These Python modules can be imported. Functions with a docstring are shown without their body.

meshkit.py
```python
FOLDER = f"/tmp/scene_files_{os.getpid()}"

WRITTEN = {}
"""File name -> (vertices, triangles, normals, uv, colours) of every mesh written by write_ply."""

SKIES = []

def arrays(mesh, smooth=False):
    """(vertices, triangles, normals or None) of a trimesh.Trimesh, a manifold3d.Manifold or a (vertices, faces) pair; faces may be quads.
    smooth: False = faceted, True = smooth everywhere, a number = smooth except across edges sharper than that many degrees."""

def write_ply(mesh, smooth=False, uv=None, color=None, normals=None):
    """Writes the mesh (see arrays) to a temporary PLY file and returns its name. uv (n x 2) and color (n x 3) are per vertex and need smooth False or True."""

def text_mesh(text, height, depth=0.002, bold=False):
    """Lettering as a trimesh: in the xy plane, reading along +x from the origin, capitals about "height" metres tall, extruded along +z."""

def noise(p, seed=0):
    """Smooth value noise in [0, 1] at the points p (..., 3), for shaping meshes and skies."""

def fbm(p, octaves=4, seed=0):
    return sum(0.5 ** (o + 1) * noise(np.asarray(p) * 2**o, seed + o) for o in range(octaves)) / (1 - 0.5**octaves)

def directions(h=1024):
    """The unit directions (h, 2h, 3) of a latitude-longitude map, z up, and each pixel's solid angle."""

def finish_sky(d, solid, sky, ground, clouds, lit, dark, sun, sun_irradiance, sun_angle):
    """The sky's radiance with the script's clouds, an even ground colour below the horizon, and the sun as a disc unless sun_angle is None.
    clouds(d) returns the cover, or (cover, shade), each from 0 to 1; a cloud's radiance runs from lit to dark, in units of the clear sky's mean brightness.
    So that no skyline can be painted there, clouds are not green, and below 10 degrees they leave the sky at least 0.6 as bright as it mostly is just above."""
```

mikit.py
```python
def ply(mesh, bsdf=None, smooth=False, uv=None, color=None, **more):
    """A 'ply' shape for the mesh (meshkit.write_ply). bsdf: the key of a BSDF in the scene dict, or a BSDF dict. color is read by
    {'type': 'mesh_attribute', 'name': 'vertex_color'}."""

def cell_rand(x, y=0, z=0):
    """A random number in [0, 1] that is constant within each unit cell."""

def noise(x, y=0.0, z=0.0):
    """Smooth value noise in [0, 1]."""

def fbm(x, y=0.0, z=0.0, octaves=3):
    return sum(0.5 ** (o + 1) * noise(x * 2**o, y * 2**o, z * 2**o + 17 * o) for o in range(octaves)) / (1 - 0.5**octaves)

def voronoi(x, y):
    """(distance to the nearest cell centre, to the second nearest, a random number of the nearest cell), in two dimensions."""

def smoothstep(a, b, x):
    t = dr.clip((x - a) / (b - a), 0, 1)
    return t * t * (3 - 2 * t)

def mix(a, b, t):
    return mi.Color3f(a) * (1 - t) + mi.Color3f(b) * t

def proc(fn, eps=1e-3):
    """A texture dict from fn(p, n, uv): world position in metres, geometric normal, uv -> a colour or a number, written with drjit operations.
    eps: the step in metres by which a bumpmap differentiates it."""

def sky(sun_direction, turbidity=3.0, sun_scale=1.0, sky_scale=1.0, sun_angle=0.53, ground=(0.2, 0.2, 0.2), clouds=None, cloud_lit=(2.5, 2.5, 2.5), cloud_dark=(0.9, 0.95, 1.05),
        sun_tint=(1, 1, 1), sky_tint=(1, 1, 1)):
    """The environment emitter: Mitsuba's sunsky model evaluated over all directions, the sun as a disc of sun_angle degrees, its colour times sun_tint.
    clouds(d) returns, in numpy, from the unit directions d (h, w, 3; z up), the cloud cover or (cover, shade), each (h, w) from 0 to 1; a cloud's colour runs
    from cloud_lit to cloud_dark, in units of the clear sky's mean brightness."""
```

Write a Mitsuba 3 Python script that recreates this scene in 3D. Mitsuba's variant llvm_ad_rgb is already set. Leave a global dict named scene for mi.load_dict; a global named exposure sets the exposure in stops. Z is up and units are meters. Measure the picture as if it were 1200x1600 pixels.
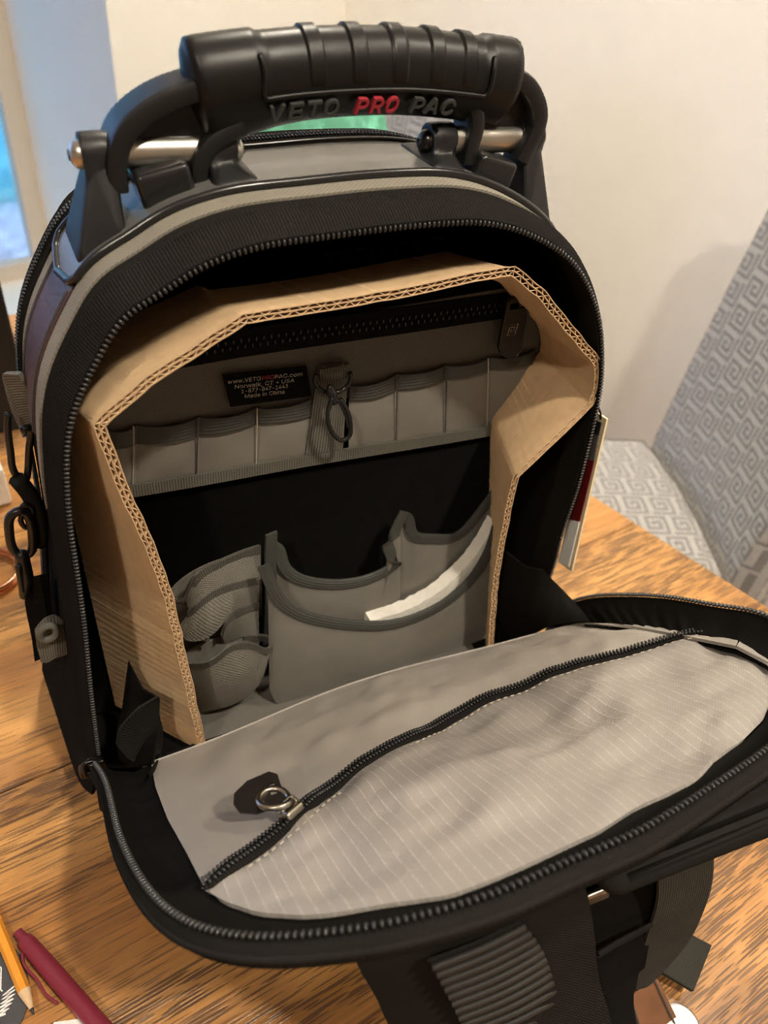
import math
import numpy as np, trimesh, mitsuba as mi, drjit as dr
import manifold3d as m3
from scipy.interpolate import CubicSpline
from shapely.geometry import Polygon, box as sbox
import mikit, meshkit
from mikit import proc, noise, fbm, voronoi, cell_rand, smoothstep, mix

T = mi.ScalarTransform4f
A = lambda v: np.array(v, float)
scene, labels = {}, {}

# ------------------------------------------------------------------ camera, light, exposure
CAM = A([0, -0.32, 0.55])
FWD, UP = A([0.37681, 0.66006, -0.64988]), A([0.21415, 0.62050, 0.75440])
scene['camera'] = {'type': 'thinlens', 'to_world': T().look_at(CAM.tolist(), (CAM + FWD).tolist(), UP.tolist()),
                   'fov': 53.1301, 'fov_axis': 'x', 'aperture_radius': 0.0017, 'focus_distance': 0.46, 'near_clip': 0.01}
exposure = 2.2
scene['sky'] = mikit.sky([0.3, 0.5, 0.8], turbidity=4, sun_scale=0.0, sky_scale=2.3, sky_tint=(0.78, 0.92, 1.22))
LAMPS = [(0.42, -0.82, 19), (-0.75, -0.90, 12), (1.05, -0.35, 10), (0.55, 0.95, 15)]      # x, y, radiance: round ceiling downlights
LAMP_COLOR = A([1.0, 0.90, 0.74])

# ------------------------------------------------------------------ helpers
def add(key, mesh, mat, smooth=False, uv=None, label=None, cat=None, group=None, kind=None):
    k = key; i = 0
    while k in scene:
        i += 1; k = '%s_%03d' % (key, i)
    scene[k] = mikit.ply(mesh, mat, smooth, uv=uv)
    note(k, label, cat, group, kind)
    return k

def note(k, label=None, cat=None, group=None, kind=None):
    d = {a: b for a, b in (('label', label), ('category', cat), ('group', group), ('kind', kind)) if b}
    if d: labels[k] = d

def cat_mesh(ms): return trimesh.util.concatenate(ms)

def spline(P, n, closed=False):
    P = A(P)
    if closed: P = np.vstack([P, P[:1]])
    d = np.r_[0, np.cumsum(np.linalg.norm(np.diff(P, axis=0), axis=1) + 1e-9)]
    cs = CubicSpline(d, P, bc_type='periodic' if closed else 'natural')
    return even(cs(np.linspace(0, d[-1], 12 * len(P))), n)

def even(P, n):
    P = A(P); d = np.r_[0, np.cumsum(np.linalg.norm(np.diff(P, axis=0), axis=1))]
    t = np.linspace(0, d[-1], n)
    return np.stack([np.interp(t, d, P[:, k]) for k in range(P.shape[1])], 1)

def length(P): return np.linalg.norm(np.diff(A(P), axis=0), axis=1).sum()

def grid_faces(m, n, off=0):
    i, j = np.meshgrid(np.arange(m - 1), np.arange(n - 1), indexing='ij')
    a = (i * n + j).ravel() + off
    return np.vstack([np.stack([a, a + n, a + n + 1], 1), np.stack([a, a + n + 1, a + 1], 1)])

def grid_normals(G):
    n = np.cross(np.gradient(G, axis=0), np.gradient(G, axis=1))
    return n / (np.linalg.norm(n, axis=2, keepdims=True) + 1e-12)

def slab(G, th, both=False):
    """A sheet of cloth or board: the grid G (m, n, 3) with thickness th behind its normals. Returns (mesh, uv in metres)."""
    G = A(G); m, n = G.shape[:2]; N = grid_normals(G)
    u = np.cumsum(np.r_[0, np.linalg.norm(np.diff(G, axis=0), axis=2).mean(1)])
    w = np.cumsum(np.r_[0, np.linalg.norm(np.diff(G, axis=1), axis=2).mean(0)])
    UV = np.stack(np.meshgrid(u, w, indexing='ij'), -1)
    top, bot = (G + N * th / 2, G - N * th / 2) if both else (G, G - N * th)
    V = [top.reshape(-1, 3), bot.reshape(-1, 3)]; uv = [UV.reshape(-1, 2)] * 2
    F = [grid_faces(m, n), grid_faces(m, n, m * n)[:, ::-1]]; off = 2 * m * n
    for sl, fl in (((0, slice(None)), 0), ((-1, slice(None)), 1), ((slice(None), 0), 1), ((slice(None), -1), 0)):
        a, b = top[sl], bot[sl]; k = len(a)
        V += [a, b]; uv += [UV[sl], UV[sl] + th]
        f = grid_faces(2, k, off); F.append(f if fl else f[:, ::-1]); off += 2 * k
    return (np.vstack(V), np.vstack(F)[:, ::-1]), np.vstack(uv)

def sheet(key, G, th, mat, both=False, **kw):
    mesh, uv = slab(G, th, both)
    m = trimesh.Trimesh(mesh[0], mesh[1], process=False)
    return add(key, m, mat, True, uv=uv, **kw)

def lerp_grid(P, Q, n):
    t = np.linspace(0, 1, n)[None, :, None]
    return A(P)[:, None] * (1 - t) + A(Q)[:, None] * t

def coons(c0, c1, d0, d1, m, n):
    """Coons patch: c0 (v=0), c1 (v=1) run along u; d0 (u=0), d1 (u=1) run along v."""
    c0, c1, d0, d1 = even(c0, m), even(c1, m), even(d0, n), even(d1, n)
    u, v = np.linspace(0, 1, m)[:, None, None], np.linspace(0, 1, n)[None, :, None]
    return ((1 - v) * c0[:, None] + v * c1[:, None] + (1 - u) * d0[None] + u * d1[None]
            - ((1 - u) * (1 - v) * c0[0] + u * (1 - v) * c0[-1] + (1 - u) * v * c1[0] + u * v * c1[-1]))

def frames(P, up=None, closed=False):
    P = A(P)
    t = (np.roll(P, -1, 0) - np.roll(P, 1, 0)) if closed else np.gradient(P, axis=0)
    t /= np.linalg.norm(t, axis=1, keepdims=True) + 1e-12
    if up is None:
        s = np.zeros_like(P); r = A([0, 0, 1]) if abs(t[0, 2]) < .9 else A([1, 0, 0])
        for i in range(len(P)):
            r = r - t[i] * (r @ t[i]); r /= np.linalg.norm(r); s[i] = r
        n = s; s = np.cross(t, n)
    else:
        up = np.broadcast_to(A(up), P.shape)
        s = np.cross(t, up); s /= np.linalg.norm(s, axis=1, keepdims=True) + 1e-12
        n = np.cross(s, t)
    return t, s, n

def sweep(prof, P, up=None, closed=False, scale=None, caps=True):
    """prof (k, 2) in (side, up) metres swept along P; scale per point, or a profile per point when prof is (len(P), k, 2)."""
    P = A(P); t, s, n = frames(P, up, closed)
    prof = A(prof)
    if prof.ndim == 2: prof = np.broadcast_to(prof, (len(P),) + prof.shape)
    if scale is not None: prof = prof * A(scale).reshape(-1, 1, 1)
    k = prof.shape[1]
    V = P[:, None] + s[:, None] * prof[..., :1] + n[:, None] * prof[..., 1:]
    m = len(P); i, j = np.meshgrid(np.arange(m if closed else m - 1), np.arange(k), indexing='ij')
    a, b = i * k + j, i * k + (j + 1) % k; c, d = ((i + 1) % m) * k + (j + 1) % k, ((i + 1) % m) * k + j
    F = np.vstack([np.stack([a, b, c], -1).reshape(-1, 3), np.stack([a, c, d], -1).reshape(-1, 3)])
    V = V.reshape(-1, 3)
    if caps and not closed:
        c0, c1 = V[:k].mean(0), V[-k:].mean(0); o = len(V); V = np.vstack([V, c0, c1])
        j = np.arange(k)
        F = np.vstack([F, np.stack([(j + 1) % k, j, j * 0 + o], 1), np.stack([(m - 1) * k + j, (m - 1) * k + (j + 1) % k, j * 0 + o + 1], 1)])
    mesh = trimesh.Trimesh(V, F, process=False)
    if mesh.volume < 0: mesh.invert()
    return mesh

def ring(r, k=10, rx=None):
    a = np.arange(k) * 2 * np.pi / k
    return np.stack([np.cos(a) * (rx or r), np.sin(a) * r], 1)

def tube(P, r, k=10, closed=False, up=None): return sweep(ring(r, k), P, up, closed)

def rprof(w, h, r=.3, k=3):
    """A rounded rectangle profile w by h with corner radius r (fraction of the smaller side)."""
    r = r * min(w, h); pts = []
    for cx, cy, a0 in ((w/2-r, h/2-r, 0), (-w/2+r, h/2-r, 90), (-w/2+r, -h/2+r, 180), (w/2-r, -h/2+r, 270)):
        for q in np.linspace(0, 90, k): pts.append((cx + r*math.cos(math.radians(a0+q)), cy + r*math.sin(math.radians(a0+q))))
    return A(pts)

def rbox(size, r=.002, seg=3):
    h = A(size) / 2 - r
    s = m3.Manifold.sphere(r, 4 * seg)
    pts = [s.translate((x*h[0], y*h[1], z*h[2])) for x in (-1, 1) for y in (-1, 1) for z in (-1, 1)]
    return tm(m3.Manifold.batch_hull(pts))

def tm(man):
    q = man.to_mesh(); return trimesh.Trimesh(q.vert_properties[:, :3].copy(), q.tri_verts.copy(), process=False)

def hull(spheres, seg=16):
    return m3.Manifold.batch_hull([m3.Manifold.sphere(r, seg).translate(tuple(map(float, p))) for p, r in spheres])

def at(mesh, M):
    m = mesh.copy(); m.apply_transform(M); return m

def frame_mat(o, x, y=None, z=None):
    """The matrix with origin o, x axis along x and (about) y or z axis."""
    x = A(x) / np.linalg.norm(x)
    if z is not None:
        y = np.cross(A(z), x)
    y = A(y) - x * (A(y) @ x); y /= np.linalg.norm(y)
    M = np.eye(4); M[:3, 0], M[:3, 1], M[:3, 2], M[:3, 3] = x, y, np.cross(x, y), o
    return M

def extrude(poly, y0, y1):
    """A polygon in (x, z) extruded from y0 to y1."""
    m = trimesh.creation.extrude_polygon(Polygon(poly) if not hasattr(poly, 'exterior') else poly, y1 - y0, engine='earcut')
    v = m.vertices; m.vertices = np.stack([v[:, 0], y0 + v[:, 2], v[:, 1]], 1); m.invert(); return m

def lathe(prof, o, axis, n=20):
    """prof (radius, height) turned about the axis at o."""
    z = A(axis) / np.linalg.norm(axis); x = np.cross(z, [0, 0, 1] if abs(z[2]) < .9 else [1, 0, 0]); x /= np.linalg.norm(x); y = np.cross(z, x)
    a = np.arange(n) * 2 * np.pi / n; prof = A(prof)
    V = A(o) + prof[:, None, :1] * (np.cos(a)[None, :, None] * x + np.sin(a)[None, :, None] * y) + prof[:, None, 1:] * z
    m = len(prof); i, j = np.meshgrid(np.arange(m - 1), np.arange(n), indexing='ij')
    q = [i*n+j, i*n+(j+1) % n, (i+1)*n+(j+1) % n, (i+1)*n+j]
    F = np.vstack([np.stack([q[0], q[1], q[2]], -1).reshape(-1, 3), np.stack([q[0], q[2], q[3]], -1).reshape(-1, 3)])
    mm = trimesh.Trimesh(V.reshape(-1, 3), F, process=False)
    return mm

def teeth(P, up, pitch, size, side=0.0, alt=0.0):
    """Small rounded zipper teeth along P, long axis across the path. size = (along, across, high)."""
    n = max(3, int(length(P) / pitch)); Q = even(P, n)
    U = np.broadcast_to(A(up), A(P).shape); U = np.stack([np.interp(np.linspace(0, 1, n), np.linspace(0, 1, len(P)), U[:, k]) for k in range(3)], 1)
    t, s, nn = frames(Q, U)
    b = trimesh.creation.icosphere(subdivisions=0); v, f = b.vertices, b.faces
    off = side + alt * (np.arange(n) % 2 * 2 - 1)
    V = Q[:, None] + s[:, None] * (off[:, None, None] + v[None, :, 1:2] * size[1] / 2) + t[:, None] * v[None, :, :1] * size[0] / 2 + nn[:, None] * v[None, :, 2:] * size[2] / 2
    F = f[None] + (np.arange(n) * len(v))[:, None, None]
    return trimesh.Trimesh(V.reshape(-1, 3), F.reshape(-1, 3), process=False)

# ------------------------------------------------------------------ materials
def bsdf(name, col, rough=.5, bump=None, amount=1.0, eps=3e-4, **kw):
    tex = proc(col) if callable(col) else {'type': 'rgb', 'value': list(col)}
    d = {'type': 'principled', 'base_color': tex, 'roughness': proc(rough) if callable(rough) else rough, **kw}
    if kw.pop('matte', False): d = {'type': 'diffuse', 'reflectance': tex}
    if bump: d = {'type': 'bumpmap', 'bump': proc(bump, eps=eps), 'scale': amount, 'nested': d}
    scene[name] = {'type': 'twosided', 'bsdf': d}

def tri(x):            # triangle wave 0..1, period 1
    return dr.abs(2 * (x - dr.floor(x)) - 1)

def weave(pitch):      # plain weave height, uv in metres
    def f(p, n, uv):
        x, y = uv.x / pitch, uv.y / pitch
        o = dr.sin(x * math.pi) * dr.sin(y * math.pi)
        return 0.5 + 0.5 * o * dr.abs(o) ** 0.3
    return f

def ribs(pitch, axis=0, cross=0.3):
    def f(p, n, uv):
        x, y = (uv.x, uv.y) if axis == 0 else (uv.y, uv.x)
        return dr.abs(dr.sin(x * math.pi / pitch)) * (1 - cross + cross * dr.abs(dr.sin(y * math.pi / pitch * 2)))
    return f

def cloth_color(col, pitch, var=.25, axis=None):
    c = A(col)
    def f(p, n, uv):
        w = weave(pitch)(p, n, uv) if axis is None else ribs(pitch, axis)(p, n, uv)
        k = 1 - var + 2 * var * w
        k *= .9 + .2 * fbm(p.x * 60, p.y * 60, p.z * 60)
        return mi.Color3f(*c.tolist()) * k
    return f

bsdf('black_nylon', cloth_color((.0165, .0155, .0142), .0012, .65), .85, weave(.0012), .0003, matte=True)
bsdf('black_lining', cloth_color((.0085, .008, .0075), .001, .2), .75, weave(.001), .0002, matte=True)
bsdf('black_web', cloth_color((.013, .0122, .0112), .0016, .55, 0), .6, ribs(.0016, 0), .0005, matte=True)
bsdf('dark_web', cloth_color((.036, .034, .030), .0015, .5, 0), .6, weave(.0015), .0006, matte=True)
bsdf('grey_web', cloth_color((.088, .083, .070), .0017, .6, 0), .65, ribs(.0017, 0), .0005, specular=.3)
bsdf('rim_web', cloth_color((.075, .07, .06), .0016, .6, 0), .55, ribs(.0016, 0), .0009, specular=.3)
bsdf('coarse_web', cloth_color((.15, .14, .12), .0013, .3), .6, weave(.0013), .0006, specular=.35)
bsdf('canvas', cloth_color((.19, .175, .145), .0014, .25), .75, weave(.0014), .0003, specular=.25)
bsdf('pocket_grey', cloth_color((.165, .153, .135), .0008, .12), .75, weave(.0008), .0002, specular=.25)
bsdf('panel_grey', cloth_color((.105, .097, .086), .0012, .25), .75, weave(.0012), .0002, specular=.2)
bsdf('binding', cloth_color((.040, .041, .036), .0012, .2, 1), .5, ribs(.0022, 1), .0004, specular=.4)
def lining_col(p, n, uv):
    k = .86 + .28 * weave(.0009)(p, n, uv)
    k *= .93 + .14 * fbm(p.x * 40, p.y * 40, p.z * 40)
    return mi.Color3f(.255, .232, .205) * k
bsdf('lining', lining_col, .55, weave(.0009), .0002, sheen=.4, specular=.45)
def rip_col(p, n, uv):
    line = smoothstep(.86, .97, tri(uv.x / .0058)) * .8
    dash = smoothstep(.3, .6, noise(uv.x * 500, uv.y * 900))
    k = .88 + .24 * weave(.001)(p, n, uv)
    return mix(mi.Color3f(.235, .215, .195) * k, mi.Color3f(.40, .38, .35), line * (.3 + .5 * dash))
bsdf('ripstop', rip_col, .5, lambda p, n, uv: weave(.001)(p, n, uv) * .5 + tri(uv.x / .0058) ** 6, .0002, sheen=.4, specular=.45)
bsdf('black_plastic', (.0065, .0065, .0065), lambda p, n, uv: .36 + .12 * fbm(p.x * 90, p.y * 90, p.z * 90), specular=.35)
bsdf('gloss_black', (.012, .012, .013), .22, specular=.5)
bsdf('plate_plastic', lambda p, n, uv: mi.Color3f(.075, .073, .07) * (.85 + .3 * fbm(p.x * 50, p.y * 90, p.z * 50)), lambda p, n, uv: .20 + .16 * fbm(p.x * 35, p.y * 110, p.z * 60), specular=.55)
bsdf('tooth', (.02, .02, .02), .26, specular=.55)
bsdf('rubber', (.0055, .0055, .005), .36, specular=.24)
bsdf('mesh_rib', (.020, .0185, .0165), .6, specular=.25)
bsdf('steel', (.58, .55, .5), .32, metallic=1.0)
bsdf('gunmetal', (.05, .047, .044), .28, metallic=1.0)
bsdf('nickel', (.42, .39, .33), .25, metallic=1.0)
bsdf('black_metal', (.008, .008, .008), .2, specular=.45)
bsdf('leather', lambda p, n, uv: mix((.045, .022, .018), (.085, .04, .028), fbm(p.x * 70, p.y * 70, p.z * 45)), .42, lambda p, n, uv: fbm(p.x * 600, p.y * 600, p.z * 600), .0004, specular=.45)
bsdf('tan_leather', lambda p, n, uv: mix((.10, .042, .02), (.19, .085, .04), fbm(p.x * 60, p.y * 60, p.z * 60)), .55, lambda p, n, uv: fbm(p.x * 700, p.y * 700, p.z * 700), .0004, specular=.3)
bsdf('stitch', (.30, .27, .22), .8)
bsdf('dark_stitch', (.05, .045, .04), .8)
def kraft(p, n, uv):
    k = fbm(uv.x * 130, uv.y * 130, 3.0, 4); st = fbm(uv.x * 25, uv.y * 420, 9.0, 3)
    return mi.Color3f(.50, .345, .20) * (.84 + .2 * k + .12 * st)
bsdf('kraft', kraft, .8, lambda p, n, uv: tri(uv.x / .0068), .00012, specular=.2)
bsdf('kraft_edge', lambda p, n, uv: mi.Color3f(.60, .43, .26) * (.8 + .4 * fbm(p.x * 500, p.y * 200, p.z * 500)), .85, specular=.15)
bsdf('foam', lambda p, n, uv: mi.Color3f(.78, .75, .68) * (.9 + .2 * fbm(p.x * 400, p.y * 400, p.z * 400)), .9, lambda p, n, uv: fbm(p.x * 700, p.y * 700, p.z * 700), .0012, specular=.1)
bsdf('white_ink', (.30, .285, .25), .7)
bsdf('dim_ink', (.030, .033, .032), .5)
bsdf('relief_ink', (.0015, .0015, .0015), .35)
bsdf('red_ink', (.30, .018, .03), .55)
bsdf('cabinet_wall', (.34, .27, .20), .6)
bsdf('wall_paint', lambda p, n, uv: mi.Color3f(.86, .84, .79) * (.97 + .06 * fbm(p.x * 6, p.y * 6, p.z * 6)), .75, lambda p, n, uv: fbm(p.x * 150, p.y * 150, p.z * 150), .0006, specular=.15)
bsdf('white_trim', (.78, .76, .70), .4)
bsdf('floor_wood', lambda p, n, uv: mix((.16, .075, .03), (.26, .13, .055), fbm(p.x * 3, p.y * 30, 0.0, 4)), .4)
TC, TS = math.cos(math.radians(7)), math.sin(math.radians(7))
def oak_pores(a, b, plank):
    """Dark open pores: lens-shaped strokes along the grain, denser and heavier in the early-wood bands."""
    band_ = fbm(a * 1.1, b * 30 + plank * 7, 5.0, 3)
    dense = smoothstep(.36, .62, band_)
    out = mi.Float(0)
    for fa, fb_, salt, lo in ((15, 400, 1, .38), (27, 640, 2, .30)):
        y = b * fb_ + .8 * noise(a * 9, b * 40, salt)
        r = dr.floor(y); x = a * fa + cell_rand(r, salt) * 50; c = dr.floor(x)
        ln = .35 + .65 * cell_rand(c, r, salt + 3)
        u = (x - c - .5) / (.5 * ln); v = (y - r - .5) / (.16 + .24 * cell_rand(c, r, salt + 5) + .10 * dense)
        on = dr.select(cell_rand(c, r, salt) < lo + .52 * dense, 1.0, 0.0)
        out = dr.maximum(out, on * smoothstep(1.0, .55, u * u + v * v) * (.6 + .4 * dense))
    return out, band_
def oak(p, n, uv):
    a, b = p.x * TC + p.y * TS, -p.x * TS + p.y * TC
    plank = cell_rand(dr.floor((b + 10 - .0545) / .28), 3)
    b = b + .010 * (noise(a * 3, b * 7, plank * 20) - .5) + plank * 3
    pores, band_ = oak_pores(a, b, plank)
    broad = fbm(a * 1.6, b * 18, 1.0, 3)
    fine = noise(a * 14, b * 900, 2.0)
    flame = smoothstep(.58, .74, fbm(a * 7 + 3, b * 40, 9.0, 3))
    c = mix((.52, .265, .085), (.37, .165, .046), smoothstep(.3, .7, broad))
    c = mix(c, (.235, .105, .038), flame * .5)
    c = c * (1.06 - .22 * smoothstep(.40, .62, band_))
    c = c * (.84 + .30 * fine)
    return mix(c, (.085, .042, .021), pores * .86)
bsdf('oak', oak, lambda p, n, uv: .30 + .2 * fbm(p.x * 20, p.y * 60, 0.0), lambda p, n, uv: -oak_pores(p.x * TC + p.y * TS, -p.x * TS + p.y * TC + cell_rand(dr.floor((-p.x * TS + p.y * TC + 10 - .0545) / .28), 3) * 3, 0.0)[0], .0002, specular=.5)
bsdf('oak_side', (.25, .12, .045), .5)

def greek(u, v, s):
    """Interlocking square spirals in cells of s metres: 1 on the pale line, 0 between."""
    x, y = u / s, v / s
    ix = dr.floor(x); fx, fy = x - ix, (y + .5 * (ix - 2 * dr.floor(ix / 2))); fy = fy - dr.floor(fy)
    gx, gy = dr.floor(fx * 9), dr.floor(fy * 9)
    def seg(x0, x1, y0, y1): return dr.select((gx >= x0) & (gx <= x1) & (gy >= y0) & (gy <= y1), 1.0, 0.0)
    on = seg(0, 0, 0, 8)
    for q in ((0, 7, 8, 8), (7, 7, 2, 8), (2, 7, 2, 2), (2, 2, 2, 6), (2, 5, 6, 6), (5, 5, 4, 6), (4, 5, 4, 4), (0, 8, 0, 0)): on = dr.maximum(on, seg(*q))
    return on
def chair_cloth(p, n, uv):
    k = greek(uv.x, uv.y, .052)
    w = .9 + .2 * noise(uv.x * 900, uv.y * 900)
    return mix((.25, .24, .235), (.46, .445, .425), k) * w
bsdf('chair_cloth', chair_cloth, .8, lambda p, n, uv: greek(uv.x, uv.y, .052), .0006, specular=.2)
bsdf('chair_wood', (.05, .028, .018), .4)
bsdf('pencil_paint', (.80, .32, .03), .3, clearcoat=.6)
bsdf('bare_wood', (.68, .48, .28), .7)
bsdf('graphite', (.03, .03, .032), .45)
bsdf('pen_plastic', (.20, .022, .04), .38, specular=.5)
bsdf('card_grey', lambda p, n, uv: mi.Color3f(.06, .058, .062) * (.9 + .2 * fbm(p.x * 90, p.y * 90, 0.0)), .6)
bsdf('paper', (.82, .80, .76), .8)
bsdf('card_red', (.13, .006, .007), .45)
bsdf('card_edge', (.70, .58, .38), .8)
bsdf('copper', (.85, .42, .26), .25, metallic=1.0)
bsdf('window_trim', (.62, .53, .43), .6)
scene['pane'] = {'type': 'thindielectric', 'int_ior': 1.5}
scene['teal_film'] = {'type': 'principledthin', 'base_color': {'type': 'rgb', 'value': [.32, .92, .86]}, 'roughness': .35, 'diff_trans': 1.8}
scene['white_film'] = {'type': 'principledthin', 'base_color': {'type': 'rgb', 'value': [.95, .93, .86]}, 'roughness': .35, 'diff_trans': 1.9}
scene['green_film'] = {'type': 'principledthin', 'base_color': {'type': 'rgb', 'value': [.22, .60, .44]}, 'roughness': .22, 'diff_trans': .6}
scene['lamp_glow'] = {'type': 'twosided', 'bsdf': {'type': 'diffuse', 'reflectance': {'type': 'rgb', 'value': [.8, .8, .8]}}}

# ------------------------------------------------------------------ the room
E1, E2 = A([.954, .299, 0]), A([-.299, .954, 0])
E1 /= np.linalg.norm(E1); E2 = A([-E1[1], E1[0], 0])
FLOOR, CEIL = -.75, 1.75
AR, BB, BL, AL = 1.518, 1.567, -2.6, -2.4       # wall planes along E1 (right, left) and E2 (back, behind the camera)
def rb(a0, a1, b0, b1, z0, z1):
    m = trimesh.creation.box((a1 - a0, b1 - b0, z1 - z0))
    M = np.eye(4); M[:3, 0], M[:3, 1] = E1, E2; M[:3, 3] = E1 * (a0 + a1) / 2 + E2 * (b0 + b1) / 2 + A([0, 0, (z0 + z1) / 2])
    return at(m, M)
def struct(key, m, mat, label=None): return add(key, m, mat, kind='structure', label=label)
WB = 2.17                                        # the window's plane, behind a deep reveal
struct('floor', rb(AL - .1, AR + .1, BL - .1, WB + .3, FLOOR - .1, FLOOR), 'floor_wood')
struct('ceiling', rb(AL - .1, AR + .1, BL - .1, WB + .3, CEIL, CEIL + .1), 'wall_paint')
struct('wall_right', rb(AR, AR + .12, BL - .1, WB + .3, FLOOR, CEIL), 'wall_paint')
struct('wall_left', rb(AL - .12, AL, BL - .1, WB + .3, FLOOR, CEIL), 'cabinet_wall')
struct('wall_front', rb(AL - .12, AR + .12, BL - .12, BL, FLOOR, CEIL), 'cabinet_wall')
A1, A0, ZS, ZL = .831, -1.8, -.595, 1.35         # window opening: right and left jamb, sill, lintel
struct('wall_back', cat_mesh([rb(A1, AR, BB, WB + .12, FLOOR, CEIL), rb(AL, A0, BB, WB + .12, FLOOR, CEIL), rb(A0, A1, BB, WB + .12, ZL, CEIL), rb(A0, A1, BB, WB + .12, FLOOR, ZS - .03)]), 'wall_paint')
struct('trim_1', rb(A0, A1, BB - .03, WB + .05, ZS - .03, ZS), 'white_trim')
fr = [rb(A1 - .058, A1, WB - .015, WB + .03, ZS, ZL), rb(A0, A0 + .09, WB - .03, WB + .03, ZS, ZL), rb(A0, A1, WB - .025, WB + .025, ZL - .07, ZL), rb(A0, A1, WB - .025, WB + .025, ZS, ZS + .05), rb(-.12, -.05, WB - .028, WB + .028, ZS, ZL)]
struct('window_1', cat_mesh(fr), 'window_trim')
pn = rb(A0, A1, WB - .001, WB + .001, ZS, ZL)
g = np.array([[E1 * a + E2 * WB + A([0, 0, z]) for z in (ZS, ZL)] for a in (A0, A1)])
add('window_1__pane', (g.reshape(-1, 3), grid_faces(2, 2)), 'pane')
struct('baseboard_right', cat_mesh([rb(AR - .022, AR, BL, BB, FLOOR, FLOOR + .10), rb(AR - .015, AR, BL, BB, FLOOR + .10, FLOOR + .125), rb(AR - .034, AR, BL, BB, FLOOR, FLOOR + .025)]), 'white_trim')
struct('baseboard_back', cat_mesh([rb(A1, AR, BB - .018, BB, FLOOR, FLOOR + .12), rb(AL, A0, BB - .018, BB, FLOOR, FLOOR + .12)]), 'white_trim')
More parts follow.
